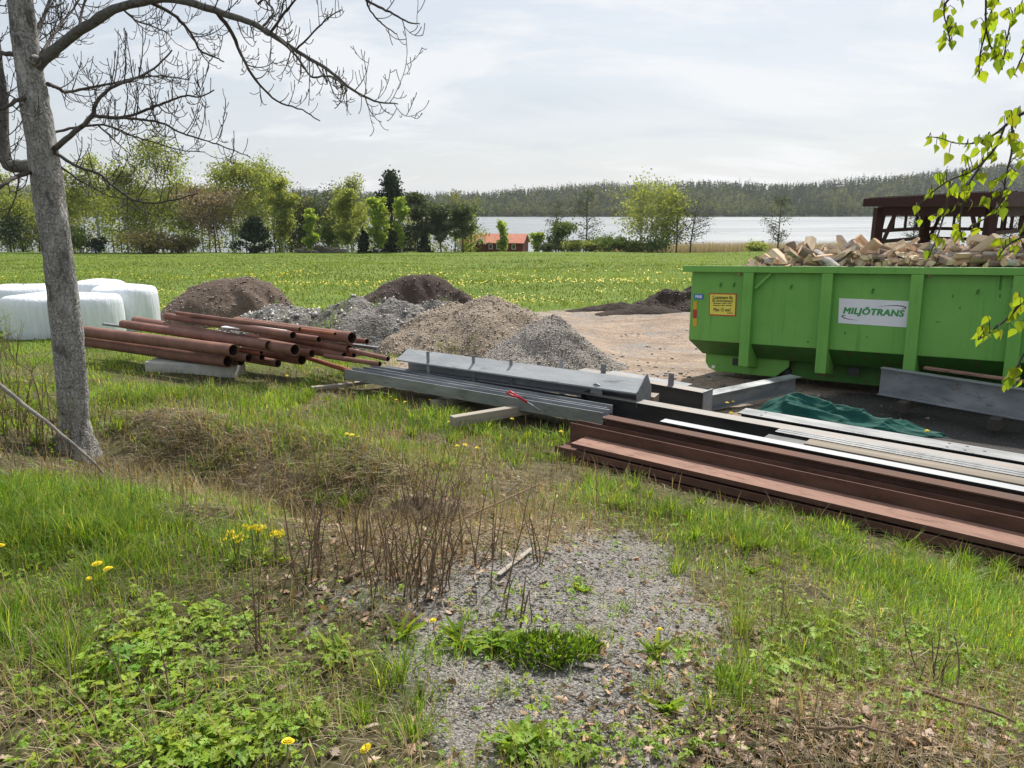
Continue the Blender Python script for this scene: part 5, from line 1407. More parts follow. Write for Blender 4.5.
# company sign: white plate, green slanted lettering, two dark swooshes
c4 = [(839.3, 298.2), (910.6, 301.2), (908.6, 327.6), (838.2, 323.0)]
sg = plate_on(c4, M['sign_white'], 'company_sign', -.003)
P4 = [on_front(*q_) for q_ in c4]
TLc, TR_, BR_, BL_ = [Vector((a_, -.0085, c_)) for a_, c_ in P4]
xd = (TR_ - TLc).normalized(); wS = (TR_ - TLc).length; hS = (TLc - BL_).length
ctr = (TLc + TR_ + BR_ + BL_) / 4
text('MILJÖTRANS', 'lettering', M['sign_green'], sg, ctr + Vector((0, 0, .004)), xd, (0, 0, 1), wS * .85, hS * .37, .055, .16)
for sgn in (1, -1):
    sw = MB(); up_ = Vector((0, 0, 1))
    def sp_(u_, v_): return ctr + xd * (u_ * wS) + up_ * (v_ * hS)
    if sgn == 1: cv_ = [(.06, .235), (.18, .29), (.30, .315), (.40, .30), (.445, .25), (.43, .20), (.385, .20)]
    else: cv_ = [(-.20, -.34), (-.30, -.325), (-.38, -.30), (-.43, -.25), (-.445, -.20), (-.42, -.17), (-.39, -.20)]
    pts = [sp_(*c__) for c__ in cv_]
    rad = [.001, .003, .005, .007, .007, .005, .002]
    for k in range(len(pts) - 1):
        a_, b_ = pts[k], pts[k + 1]; t_ = (b_ - a_).normalized(); nrm = Vector((-t_.z, 0, t_.x))
        sw.quad(a_ + nrm * rad[k], a_ - nrm * rad[k], b_ - nrm * rad[k + 1], b_ + nrm * rad[k + 1])
    sw.build('swoosh', M['black'], sg)

# yellow load notice with red border
y4 = [(709.3, 293.2), (736.8, 293.6), (736.0, 316.4), (709.0, 315.2)]
ys = plate_on(y4, M['red'], 'load_notice', -.003)
yi = [(710.3, 294.3), (735.8, 294.7), (735.0, 315.2), (710.0, 314.1)]
yp = plate_on(yi, M['yellow'], 'notice_face', -.008, .002, ys)
P4 = [on_front(*q_) for q_ in yi]; TLc, TR_, BR_, BL_ = [Vector((a_, -.0125, c_)) for a_, c_ in P4]
ctr = (TLc + TR_ + BR_ + BL_) / 4; xd = (TR_ - TLc).normalized(); wS = (TR_ - TLc).length; hS = (TLc - BL_).length
for tx, v_, sz_, wf in (('Containern får', .36, .17, .80), ('EJ överlastas!', .17, .17, .80), ('Max 12 ton!', -.25, .17, .66)):
    text(tx, 'lettering', M['black'], ys, ctr + Vector((0, 0, v_ * hS)), xd, (0, 0, 1), wS * wf, hS * sz_, .022)
ln_ = MB()
for v_, a_, b_ in ((.035, -.36, -.06), (.035, -.02, .16), (.035, .2, .36), (-.06, -.38, -.1), (-.06, -.06, .1), (-.06, .14, .38), (-.43, .2, .42)):
    ln_.quad(ctr + xd * a_ * wS + Vector((0, 0, v_ * hS)), ctr + xd * b_ * wS + Vector((0, 0, v_ * hS)), ctr + xd * b_ * wS + Vector((0, 0, (v_ + .035) * hS)), ctr + xd * a_ * wS + Vector((0, 0, (v_ + .035) * hS)))
ln_.build('small_print', M['black'], ys)
bl = plate_on([(694.2, 293.8), (703.8, 294.0), (703.8, 299.4), (694.0, 299.0)], M['blue'], 'maker_label', -.003)
P4 = [on_front(698.9, 296.5)]; text('MAB', 'lettering', M['white'], bl, Vector((P4[0][0], -.0085, P4[0][1])), (1, 0, 0), (0, 0, 1), .105, .045, .06)
for nm, mt_, a_, b_ in (('amber_reflector', 'amber', 301.5, 309.3), ('red_reflector', 'red', 309.7, 318.0), ('amber_reflector', 'amber', 318.4, 326.4)):
    plate_on([(693.3, a_), (697.0, a_), (696.8, b_), (693.0, b_)], M[mt_], nm, -.003, .004)
# scrapes and rust streaks on the panels
for (a_, b_, w_, l_) in ((1001, 280, .03, .26), (953, 296, .02, .04), (960, 308, .02, .03), (1000, 296, .025, .05), (808, 342, .03, .03), (845, 333, .02, .04), (867, 337, .02, .02), (938, 322, .06, .012), (905, 324, .09, .012), (744, 318, .07, .012)):
    lx_, lz_ = on_front(a_, b_); b = MB(); b.quad((lx_ - w_ / 2, -.0015, lz_ - l_ / 2), (lx_ + w_ / 2, -.0015, lz_ - l_ / 2), (lx_ + w_ * .3, -.0015, lz_ + l_ / 2), (lx_ - w_ * .4, -.0015, lz_ + l_ / 2)) 
    b.build('scrape', M['container_dark'], cont)

# ------------------------------------------------------------------ firewood, every piece an object
rw = np.random.default_rng(17)
protos = []
for k in range(9):
    L_ = (.40, .34, .38, .42, .36, .38, .40, .56, .58)[k]; m = MB(); L_ *= 1.15; rad = (.040 + .008 * (k % 3)) * (1 if k < 7 else 1.25)
    if k in (5,): arc = np.linspace(0, 2 * math.pi, 11)[:-1]; tip = None
    elif k % 3 == 0: arc = np.linspace(-.62, .62, 5); tip = (0, 0)
    else: arc = np.linspace(-1.2, 1.2, 7); tip = (0, 0)
    out = [(rad * math.cos(a_) * (1 + rw.normal(0, .05)), rad * math.sin(a_) * (1 + rw.normal(0, .05))) for a_ in arc]
    if tip: out = [(rad * .02 * rw.normal(), rad * .05 * rw.normal())] + out
    if tip: out = [(a_ * 1.45 - rad * .6, b_ * 1.3) for a_, b_ in out]
    n = len(out); twist = rw.normal(0, .12); b0 = len(m.v)
    secs = []
    for s_ in (-.5, -.2, .15, .5):
        ca_, sa_ = math.cos(twist * s_), math.sin(twist * s_)
        secs.append([(s_ * L_, (a_ * ca_ - b_ * sa_) * (1 + rw.normal(0, .03)), (a_ * sa_ + b_ * ca_) * (1 + rw.normal(0, .03))) for a_, b_ in out])
    for s_ in secs: m.v += s_
    for i in range(3):
        for j in range(n):
            j2 = (j + 1) % n
            m.f.append((b0 + i * n + j, b0 + i * n + j2, b0 + (i + 1) * n + j2, b0 + (i + 1) * n + j))
            m.m.append(0 if (tip and (j == 0 or j == n - 1)) else 1)
    m.f.append(tuple(b0 + j for j in reversed(range(n)))); m.m.append(0)
    m.f.append(tuple(b0 + 3 * n + j for j in range(n))); m.m.append(0)
    bark = M['wood_bark'] if k % 2 == 0 else M['birch_bark']
    me = m.build('firewood_log', [M['firewood'] if k % 2 else M['firewood_pale'], bark], None, False)
    protos.append(me.data); bpy.data.objects.remove(me)


def hp(x_):
    """how high the heap stands above the rim, along the container"""
    return float(np.interp(x_, [.3, .75, .95, 1.4, 1.9, 2.4, 2.8, 3.3, 3.8, 4.4, 4.9, 5.3, 5.8], [-.30, -.06, .06, .18, .25, .30, .29, .32, .30, .36, .33, .24, .14]))


GW = 'split firewood heaped in the green container'
def log_matrix(front):
    x_ = rw.uniform(.6, 5.8); y_ = rw.uniform(.14, .95) if front else rw.uniform(.2, DC - .25)
    edge = min(1, min(y_ - .05, DC - .05 - y_) / .55); h_ = hp(x_)
    z_ = ZT + .06 + (h_ * (.35 + .65 * edge) if h_ > 0 else h_)
    return x_, max(.2, min(DC - .2, y_)), z_


def rot_any(pit=.38):
    return Matrix.Rotation(rw.uniform(0, 6.28), 4, 'Z') @ Matrix.Rotation(rw.normal(0, pit), 4, 'Y') @ Matrix.Rotation(rw.uniform(0, 6.28), 4, 'X')


for k in range(285):
    x_, y_, z_ = log_matrix(k % 3 != 0)
    k_ = int(rw.choice([0, 1, 2, 3, 4, 6, 0, 3, 4, 1, 5, 7, 8]))
    o = bpy.data.objects.new('firewood_log', protos[k_]); COL.objects.link(o)
    o.matrix_world = CM @ Matrix.Translation((x_, y_, z_ + rw.normal(-.02, .035))) @ rot_any()
    tag(o, 'split firewood piece among many in the heap on the green container', 'firewood', GW)
rest = MB()
for k in range(900):
    x_, y_, z_ = log_matrix(k % 4 == 0); pm = protos[int(rw.choice([0, 1, 2, 3, 4, 6]))]
    mt_ = CM @ Matrix.Translation((x_, y_, z_ - rw.uniform(.04, .22))) @ rot_any(.25); b0 = len(rest.v)
    rest.v += [tuple(mt_ @ v_.co) for v_ in pm.vertices]
    for p_ in pm.polygons: rest.f.append(tuple(b0 + i for i in p_.vertices)); rest.m.append(p_.material_index)
tag(rest.build('firewood_heap', [M['firewood'], M['wood_bark']]), 'mass of split firewood filling the green container below the top pieces', 'firewood', kind='stuff')
for (lx_, ly_, lz_, yaw, pit, k_, sc_, lab) in ((2.35, .34, ZT + .20, -.25, -.75, 7, 1.15, 'long pale split log leaning up out of the heap, bark side right'),
                                          (3.05, .26, ZT + .16, .05, -.02, 7, 1.1, 'long pale split log lying level at the front of the heap'),
                                          (3.75, .42, ZT + .27, -.5, -.62, 8, 1.1, 'long gray-barked log leaning right of the level pale one'),
                                          (3.45, 1.0, ZT + .42, 1.3, 1.3, 5, .8, 'stubby block standing upright on top of the heap'),
                                          (1.75, .5, ZT + .2, .5, .35, 3, 1.0, 'orange-brown split block high at the left of the heap')):
    o = bpy.data.objects.new('firewood_log', protos[k_]); COL.objects.link(o)
    o.matrix_world = CM @ Matrix.Translation((lx_, ly_, lz_)) @ Matrix.Rotation(yaw, 4, 'Z') @ Matrix.Rotation(pit, 4, 'Y') @ Matrix.Scale(sc_, 4) @ Matrix.Rotation(.8, 4, 'X')
    tag(o, lab, 'firewood', GW)

# ------------------------------------------------------------------ brown steel shelter
P1 = aty(876, 240, 21); P3 = aty(988, 240, 19); P2 = aty(923, 240, 24); P4_ = P2 + P3 - P1
posts = {}
zr = 2.65
sh = empty('steel_shelter', (P1.x, P1.y, float(H(P1.x, P1.y)))); tag(sh, 'dark brown open steel shelter with flat roof behind the container', 'shelter')
def sl(p, z_): return Vector((p.x - sh.location.x, p.y - sh.location.y, z_ - sh.location.z))
gz = -.6
for p in (P1, P3, P2, P4_):
    b = MB(); b.bar(sl(p, gz), sl(p, zr), .22, .22); b.build('post', M['shed_brown'], sh)
for a_, c_ in ((P1, P3), (P1, P2), (P2, P4_), (P3, P4_)):
    d_ = (c_ - a_).normalized() * .12
    b = MB(); b.bar(sl(a_, zr - .09) + d_, sl(c_, zr - .09) - d_, .16, .24); b.build('top_beam', M['shed_brown'], sh)
for a_, c_ in ((P1, P2), (P2, P4_), (P3, P4_)):
    d_ = Vector((c_.x - a_.x, c_.y - a_.y, 0)).normalized() * .12
    for z_, hh in ((2.02, .10), (1.72, .10)):
        b = MB(); b.bar(sl(a_, z_) + d_, sl(c_, z_) - d_, .07, hh); b.build('rail', M['shed_brown'], sh)
    for t_ in (.3, .55, .8):
        m_ = a_.lerp(c_, t_); b = MB(); b.bar(sl(m_, 2.07), sl(m_, zr - .22), .06, .06); b.build('stud', M['shed_brown'], sh)
for a_, c_ in ((P1, P3), (P1, P2), (P3, P1), (P2, P1), (P2, P4_), (P4_, P3), (P3, P4_)):
    d_ = Vector((c_.x - a_.x, c_.y - a_.y, 0)).normalized()
    b = MB(); b.bar(sl(a_, 1.45) + d_ * .1, sl(a_, zr - .2) + d_ * .42, .07, .09); b.build('brace', M['shed_brown'], sh)
e1 = (P3 - P1); e1.z = 0; e2 = (P2 - P1); e2.z = 0; u1 = e1.normalized() * .34; u2 = e2.normalized() * .34
q4 = [P1 - u1 - u2, P3 + u1 - u2, P4_ + u1 + u2, P2 - u1 + u2]
b = MB(); b.prism([sl(p, zr + .035) for p in q4], [sl(p, zr + (.25, .40, .34, .22)[k]) for k, p in enumerate(q4)]); b.build('roof', M['shed_brown'], sh, False, .01)
b = MB()
for t_ in np.linspace(.08, .92, 7):
    b.bar(sl(q4[0].lerp(q4[3], t_), zr + .265 - .03 * t_), sl(q4[1].lerp(q4[2], t_), zr + .415 - .06 * t_), .04, .03)
b.build('roof_seam', M['shed_brown'], sh)


# ------------------------------------------------------------------ bare gray tree, left foreground
TB = G(77, 452)
TY = TB.y
ash = empty('bare_tree', TB); tag(ash, 'leafless gray-barked tree leaning over the left foreground', 'tree')


def lp(px_, py_, dy=0.0):
    return aty(px_, py_, TY + dy) - TB


ra = np.random.default_rng(23)
def smooth_path(P, n=8):
    out = []
    for i in range(len(P) - 1):
        p0 = P[max(i - 1, 0)]; p1 = P[i]; p2 = P[i + 1]; p3 = P[min(i + 2, len(P) - 1)]
        for k in range(n):
            t = k / n
            out.append(.5 * ((2 * p1) + (p2 - p0) * t + (2 * p0 - 5 * p1 + 4 * p2 - p3) * t * t + (3 * p1 - p0 - 3 * p2 + p3) * t ** 3))
    out.append(P[-1]); return out


pxm = TY / math.cos(PITCH) / F * .97          # metres per photo pixel at the tree
tr_px = [(76, 470, 23), (75, 448, 20.5), (73, 420, 17.6), (71, 380, 18.2), (67, 330, 17.5), (63, 290, 17), (57, 245, 17), (50, 200, 17), (44, 160, 16.5), (37, 120, 16), (30, 75, 14.5), (26, 50, 14), (20, 0, 12.5), (12, -60, 11), (2, -140, 9), (-10, -240, 6)]
P = smooth_path([lp(a_, b_) for a_, b_, _ in tr_px], 6)
R_ = np.interp(np.linspace(0, 1, len(P)), np.linspace(0, 1, len(tr_px)), [c_ * pxm * (.80 if b_ < 440 else .9) for a_, b_, c_ in tr_px])
tb = MB(); tb.tube(P, list(R_), 28)
# lumps, knots and root flare
tv = np.array(tb.v); ctrs = np.repeat(np.array([tuple(p) for p in P]), 28, 0); rad_v = tv - ctrs
ang = np.tile(np.arange(28), len(P)); zz = tv[:, 2]
bump = .05 * np.sin(ang / 28 * 2 * math.pi * 3 + zz * 2.1) + .16 * fbm(ang * .35, zz * 5, 401, 4) + .22 * fbm(ang * .9, zz * 14, 402, 2)
flare = .30 * np.exp(-np.clip(zz + .05, 0, 9) / .13) * (.7 + .6 * np.sin(ang / 28 * 2 * math.pi * 4 + .6))
tv = ctrs + rad_v * (1 + bump + flare)[:, None]
tb.v = [tuple(v_) for v_ in tv]
trunk = tb.build('trunk', M['bark'], ash, True)
for (a_, b_, sz_) in ((58, 250, .07), (66, 300, .065), (52, 177, .04), (40, 62, .055)):
    c_ = lp(a_, b_); k_ = MB(); cy_ = Vector((0, -1, 0))
    pts = [c_ + cy_ * (.06), c_ + cy_ * .098, c_ + cy_ * .112, c_ + cy_ * .102]
    k_.tube(pts, [sz_ * .9, sz_ * .62, sz_ * .42, sz_ * .2], 14); k_.build('knot', M['bark'], trunk, True)

TW = MB()          # fine twigs, one mass


def add_twigs(pts, rads, dens, lmin, lmax, lvl=0, upb=.75):
    """ash-like twigs that leave a branch and curve upwards"""
    L_ = 0; nxt = ra.uniform(.05, dens)
    for i in range(1, len(pts)):
        seg = (pts[i] - pts[i - 1]); sl_ = seg.length
        while nxt < L_ + sl_:
            t = (nxt - L_) / max(sl_, 1e-6); p = pts[i - 1].lerp(pts[i], t); r = rads[i]
            tg = seg.normalized(); a_ = ra.uniform(0, 6.283)
            perp = tg.cross(Vector((math.cos(a_), math.sin(a_), .3))).normalized()
            dr = (tg * ra.uniform(.3, .9) + perp * ra.uniform(.5, 1.0) + Vector((0, 0, ra.uniform(-.45, .35)))).normalized()
            ln = ra.uniform(lmin, lmax); n_ = 6; q = [p]; st = ln / n_; rt = min(r * .6, .0055 if lvl == 0 else .0038)
            for k in range(n_):
                dr = (dr + Vector((ra.normal(0, .06), ra.normal(0, .06), ra.normal(0, .05) + upb * (.08 + .08 * k)))).normalized()
                q.append(q[-1] + dr * st)
            rr = [max(.0026, rt * (1 - .55 * k / n_)) for k in range(n_ + 1)]; rr[-1] = rr[-2] * 1.25
            TW.tube(q, rr, 4, False)
            if lvl == 0 and ln > .16: add_twigs(q, rr, .065, .06, .19, 1, upb)
            elif lvl == 1 and ln > .11 and ra.random() < .6: add_twigs(q, rr, .06, .03, .08, 2, upb)
            nxt += dens * ra.uniform(.5, 1.5)
        L_ += sl_


def branch(path, r0, r1, dens=.11, lmin=.12, lmax=.40, twigs=True, start=.12, upb=.75, wig=.0022):
    """path: (photo x, photo y, depth offset) along the limb"""
    r0 = r0 if r0 > .045 else r0 * .8; r1 = r1 * .9
    P = smooth_path([lp(a_, b_, c_) for a_, b_, c_ in path], 5)
    P = [p + Vector((ra.normal(0, wig), ra.normal(0, wig), ra.normal(0, wig))) if 0 < i < len(P) - 1 else p for i, p in enumerate(P)]
    rr = [(r0 + (r1 - r0) * (i / (len(P) - 1)) ** (.55 if r0 > .08 else .75)) * (1 + ra.normal(0, .05)) for i in range(len(P))]
    m = MB(); m.tube(P, rr, 10 if r0 > .03 else 7); m.build('branch', M['limb'] if r0 > .025 else M['twig'], ash, True)
    if twigs:
        s_ = int(len(P) * start); add_twigs(P[s_:], rr[s_:], dens * .72, lmin, lmax, 0, upb)


branch([(34, 68, 0), (52, 52, -.02), (80, 31, -.08), (113, 10, -.15), (151, 0, -.2), (180, 0, -.25), (222, 13, -.3), (252, 23, -.35), (277, 38, -.4), (298, 52, -.42), (328, 70, -.45), (349, 87, -.47), (374, 101, -.5), (398, 104, -.5)], .052, .005, .085, .12, .36, start=.42)
branch([(215, 10, -.29), (232, 33, -.2), (240, 52, -.1), (256, 80, 0), (277, 101, .1), (302, 110, .15), (320, 121, .2)], .024, .005, .13, .08, .3)
branch([(277, 38, -.4), (296, 55, -.6), (311, 76, -.75), (330, 76, -.85), (344, 86, -.95)], .014, .006, .13, .08, .25)
branch([(270, 33, -.38), (283, 15, -.5), (297, -2, -.6), (310, -20, -.7)], .016, .006, .12, .12, .3)
branch([(262, 28, -.36), (274, 12, -.2), (265, 0, -.1), (255, -18, 0)], .014, .005, .12, .1, .3)
branch([(296, 50, -.42), (318, 28, -.55), (332, 15, -.65), (342, 10, -.7)], .011, .004, .1, .08, .2)
branch([(150, 2, -.2), (172, 14, .0), (190, 32, .15), (200, 50, .25), (217, 58, .3), (224, 62, .35)], .022, .006, .11, .1, .35)
branch([(120, 6, -.15), (135, 20, .1), (152, 26, .25), (168, 33, .35)], .013, .005, .12, .1, .3)
branch([(50, 152, 0), (70, 136, -.1), (92, 116, -.2), (96, 103, -.25), (111, 88, -.3), (134, 79, -.35), (155, 68, -.4), (172, 50, -.45)], .034, .006, .085, .14, .38, start=.3)
branch([(48, 84, 0), (58, 88, .2), (66, 92, .35), (84, 89, .5), (118, 82, .7), (136, 78, .8), (160, 76, .9), (190, 80, 1.0)], .024, .006, .09, .12, .38)
branch([(92, 116, -.2), (107, 117, -.3), (122, 118, -.4), (143, 111, -.5), (164, 103, -.6), (185, 96, -.7), (200, 97, -.75), (214, 90, -.8)], .022, .005, .085, .12, .34)
branch([(50, 133, .02), (75, 128, .2), (99, 125, .3), (115, 128, .4), (130, 135, .5), (150, 141, .6), (180, 150, .7), (205, 152, .8)], .016, .005, .1, .12, .35)
branch([(122, 118, -.4), (140, 119, -.5), (162, 123, -.55), (179, 132, -.6), (200, 139, -.65), (222, 146, -.7), (250, 157, -.75)], .016, .004, .095, .1, .3)
branch([(54, 152, 0), (76, 166, -.15), (97, 173, -.25), (112, 185, -.3), (132, 199, -.35), (152, 203, -.4), (178, 199, -.45), (198, 193, -.5)], .020, .005, .1, .1, .32)
branch([(56, 163, .03), (76, 178, .2), (92, 187, .3), (107, 195, .35), (127, 199, .4), (150, 200, .45)], .012, .004, .12, .1, .28)
branch([(99, 126, .3), (112, 138, .2), (122, 147, .1), (132, 156, .05)], .011, .004, .12, .08, .25)
branch([(40, 168, 0), (22, 166, .1), (8, 164, .15), (3, 140, .2), (2, 100, .25), (-4, 50, .3), (-10, 0, .35), (-18, -80, .4)], .062, .04, .14, .2, .5, start=.3)
branch([(34, 172, 0), (18, 176, -.3), (4, 184, -.5), (-14, 196, -.6)], .024, .014, .14, .12, .3)
branch([(33, 96, 0), (18, 100, -.2), (4, 108, -.35), (-20, 112, -.5)], .024, .014, .12, .12, .35)
branch([(28, 52, 0), (12, 54, .1), (0, 52, .2), (-20, 40, .3)], .03, .018, .12, .15, .35)
branch([(20, 170, 0), (18, 186, -.1), (14, 200, -.15), (8, 212, -.2)], .012, .004, .12, .1, .25, upb=.2)
branch([(30, 62, 0), (38, 30, .5), (48, 5, .8), (56, -30, 1.0)], .026, .012, .1, .15, .4)
branch([(42, 53, 0), (60, 25, .6), (76, 5, .9), (90, -25, 1.1)], .018, .008, .1, .15, .4)
branch([(80, 31, -.08), (82, 10, .1), (90, -10, .2), (105, -40, .3)], .015, .008, .1, .15, .35)
branch([(240, -60, -.8), (300, -48, -1.0), (345, -22, -1.1), (370, 2, -1.15), (390, 12, -1.2), (408, 22, -1.2), (420, 24, -1.2)], .022, .004, .12, .06, .22, start=.55)
branch([(366, -4, -1.15), (369, 8, -1.05), (380, 22, -1.0), (390, 30, -.95), (397, 34, -.9)], .010, .004, .1, .05, .14)
branch([(345, -22, -1.1), (300, -20, -.8), (272, -10, -.5), (258, 4, -.37)], .012, .010, .2, .08, .2)
branch([(-10, -240, 0), (60, -200, -.3), (150, -120, -.6), (240, -60, -.8)], .05, .023, .3, .2, .4)
tag(TW.build('twigs', M['twig'], ash, True), kind='stuff')

# ------------------------------------------------------------------ birch at the right, trunk outside the picture
bx, by = 3.5, 1.5
bt = empty('birch_tree', (bx, by, float(H(bx, by)))); tag(bt, 'birch hanging thin twigs with fresh leaves into the upper right', 'tree')
def bp(px_, py_, Y): return aty(px_, py_, Y) - bt.location
m = MB(); m.tube([(0, 0, -.3), (.02, .03, 1.5), (-.05, .05, 3.2), (-.08, .1, 5), (0, .1, 7)], [.15, .12, .11, .085, .05], 14); m.build('trunk', M['birch_bark'], bt, True)
TRK = [Vector((.0, .04, 2.0)), Vector((-.05, .05, 2.9)), Vector((-.06, .06, 3.6))]
paths = [
    [TRK[0], bp(1150, 60, 1.85), bp(1060, 100, 1.9), bp(1024, 113, 1.92), bp(1010, 122, 1.95), bp(995, 134, 1.97), bp(975, 143, 2.0), bp(955, 143, 2.03), bp(940, 138, 2.06), bp(927, 137, 2.08)],
    [bp(1005, 125, 1.95), bp(997, 145, 1.95), bp(985, 160, 1.97), bp(970, 172, 2.0), bp(950, 180, 2.02), bp(935, 190, 2.05), bp(920, 203, 2.06), bp(914, 212, 2.06)],
    [bp(1012, 121, 1.94), bp(1012, 150, 1.9), bp(1006, 175, 1.9), bp(1002, 200, 1.9), bp(990, 215, 1.92), bp(965, 230, 1.95)],
    [bp(950, 180, 2.02), bp(948, 200, 2.0), bp(942, 222, 2.0), bp(936, 240, 2.0), bp(928, 258, 2.0)],
    [bp(985, 160, 1.97), bp(968, 185, 1.95), bp(962, 205, 1.95), bp(960, 225, 1.94), bp(962, 240, 1.94)],
    [TRK[0] + Vector((0, 0, -.3)), bp(1120, 200, 1.7), bp(1060, 225, 1.75), bp(1020, 238, 1.8), bp(1005, 248, 1.8), bp(998, 258, 1.8)],
    [TRK[0] + Vector((0, 0, -.4)), bp(1120, 240, 1.65), bp(1050, 280, 1.7), bp(1024, 300, 1.75), bp(1008, 318, 1.78), bp(990, 332, 1.8), bp(978, 340, 1.82)],
    [bp(1040, 288, 1.72), bp(1030, 340, 1.7), bp(1018, 365, 1.72), bp(1010, 385, 1.72)],
    [TRK[2], bp(1130, -110, 1.9), bp(1040, -60, 1.95), bp(985, -25, 2.0), bp(950, -2, 2.05), bp(944, 12, 2.08), bp(948, 30, 2.1), bp(950, 43, 2.1)],
    [bp(1040, -60, 1.95), bp(1005, -10, 2.0), bp(990, 15, 2.02), bp(985, 35, 2.03), bp(980, 55, 2.05), bp(979, 75, 2.06)],
    [bp(985, -20, 2.0), bp(986, 0, 2.0), bp(986, 25, 2.03), bp(990, 45, 2.05), bp(996, 52, 2.05)],
    [TRK[2] + Vector((0, 0, -.2)), bp(1120, -80, 1.85), bp(1050, -30, 1.9), bp(1022, 8, 1.9), bp(1012, 20, 1.92), bp(1006, 45, 1.95), bp(1002, 70, 1.98)],
    [bp(1050, -30, 1.9), bp(1040, 10, 1.9), bp(1026, 48, 1.92), bp(1014, 75, 1.95)],
]
bm_ = []
for i, pth in enumerate(paths):
    pp = smooth_path(pth, 5); rr = [max(.0016, .007 * (1 - k / len(pp)) if isinstance(pth[0], Vector) and i in (0, 5, 6, 8, 11) else .003 * (1 - .5 * k / len(pp))) for k in range(len(pp))]
    m = MB(); m.tube(pp, rr, 5); m.build('branch', M['twig'], bt, True); bm_ += [(p, i) for p in pp]
BMP = np.array([tuple(p) for p, _ in bm_])
Z5 = [(325, 45), (358, 50), (395, 12), (333, 105), (352, 115), (315, 150), (348, 168), (462, 172), (487, 185), (520, 185), (522, 212), (485, 218), (460, 240), (443, 280), (474, 300), (530, 155), (510, 130), (262, 548), (293, 572), (322, 558), (540, 468), (570, 465), (335, 612), (395, 612), (500, 545), (490, 570), (530, 545), (575, 535), (600, 570), (615, 565), (512, 615), (440, 640), (300, 690), (315, 700), (265, 748), (400, 690), (425, 730), (410, 725), (345, 742), (470, 680), (510, 715), (540, 688), (592, 680), (575, 708), (520, 750), (560, 745), (625, 630), (485, 535), (520, 560), (610, 590), (625, 600)]
Z6 = [(245, 90), (210, 140), (172, 185), (183, 225), (220, 212), (245, 195), (275, 130), (322, 90), (320, 125), (340, 110), (300, 205), (290, 180), (295, 240), (317, 262), (342, 175), (375, 90), (405, 110), (415, 140), (390, 165), (425, 185), (470, 85), (490, 50), (240, 285), (255, 295), (225, 270), (205, 325), (440, 295), (465, 305), (480, 310), (430, 320), (370, 560), (362, 592), (390, 555), (480, 470), (467, 515), (435, 570), (465, 565), (490, 545), (470, 690), (490, 720), (445, 735), (455, 285), (470, 480)]
LPX = [(860 + a_ / 3.84, b_ / 3.84) for a_, b_ in Z5] + [(860 + a_ / 3.073, 150 + b_ / 3.073) for a_, b_ in Z6]
base = []; dirs = []; nrm = []; Ls = []; tm = MB()
BPX = np.array([proj(p[0] + bt.location.x, p[1] + bt.location.y, p[2] + bt.location.z) for p in BMP])
BPXq = np.array([proj(p[0] + bt.location.x, p[1] + bt.location.y, p[2] + bt.location.z) for p in BMP])
sel = BPXq[(BPXq[:, 0] > 940) & (BPXq[:, 0] < 1500) & (BPXq[:, 1] > -60) & (BPXq[:, 1] < 390)]
LPX += [tuple(sel[ra.integers(len(sel))] + ra.normal(0, 7, 2)) for _ in range(150)]
for (a_, b_) in LPX:
    dd = np.hypot(BPX[:, 0] - a_, BPX[:, 1] - b_); j = int(np.argmin(dd)); Yb = BMP[j, 1] + by
    p = bp(a_, b_, Yb + ra.uniform(-.06, .06)); a0 = Vector(BMP[j]); L_ = ra.uniform(.019, .036)
    dr = Vector((ra.normal(0, .35), ra.normal(0, .35), -1)).normalized()
    st = p - dr * L_ * .5
    mid = a0.lerp(st, .5) + Vector((0, 0, .012)); tm.tube([a0, mid, st], [.0012, .0010, .0008], 4, False)
    base.append(tuple(st)); dirs.append(tuple(dr)); yaw = ra.uniform(-1.1, 1.1); nrm.append((math.sin(yaw), -math.cos(yaw), ra.normal(.1, .3))); Ls.append(L_)
# small buds and tiny leaves along the twigs
for k in range(150):
    j = int(ra.integers(len(BMP))); a0 = Vector(BMP[j]); L_ = ra.uniform(.006, .014)
    dr = Vector((ra.normal(0, .8), ra.normal(0, .8), ra.normal(-.2, .6))).normalized()
    base.append(tuple(a0)); dirs.append(tuple(dr)); nrm.append((ra.normal(), -1, ra.normal())); Ls.append(L_)
tag(tm.build('leaf_stalks', M['twig'], bt), kind='stuff')
bo_ = LEAFLET.copy(); LEAFLET = np.array([(0, 0), (.04, .26), (.14, .42), (.30, .47), (.42, .42), (.55, .32), (.68, .21), (.82, .11), (.9, .05), (1, 0)])
V, tri = leaf_mesh_arrays(np.array(base), np.array(dirs), unit(np.array(nrm)), np.array(Ls), np.array(Ls) * .82, ra.uniform(.05, .35, len(Ls)))
LEAFLET = bo_; nv = V.shape[1]; n = len(Ls)
mesh_np('leaves', V.reshape(-1, 3), None, (np.arange(n)[:, None, None] * nv + tri[None]).reshape(-1, 3), M['leaf_fresh'], np.repeat(tints(n, .75, 1.25, .08), nv, 0), bt)


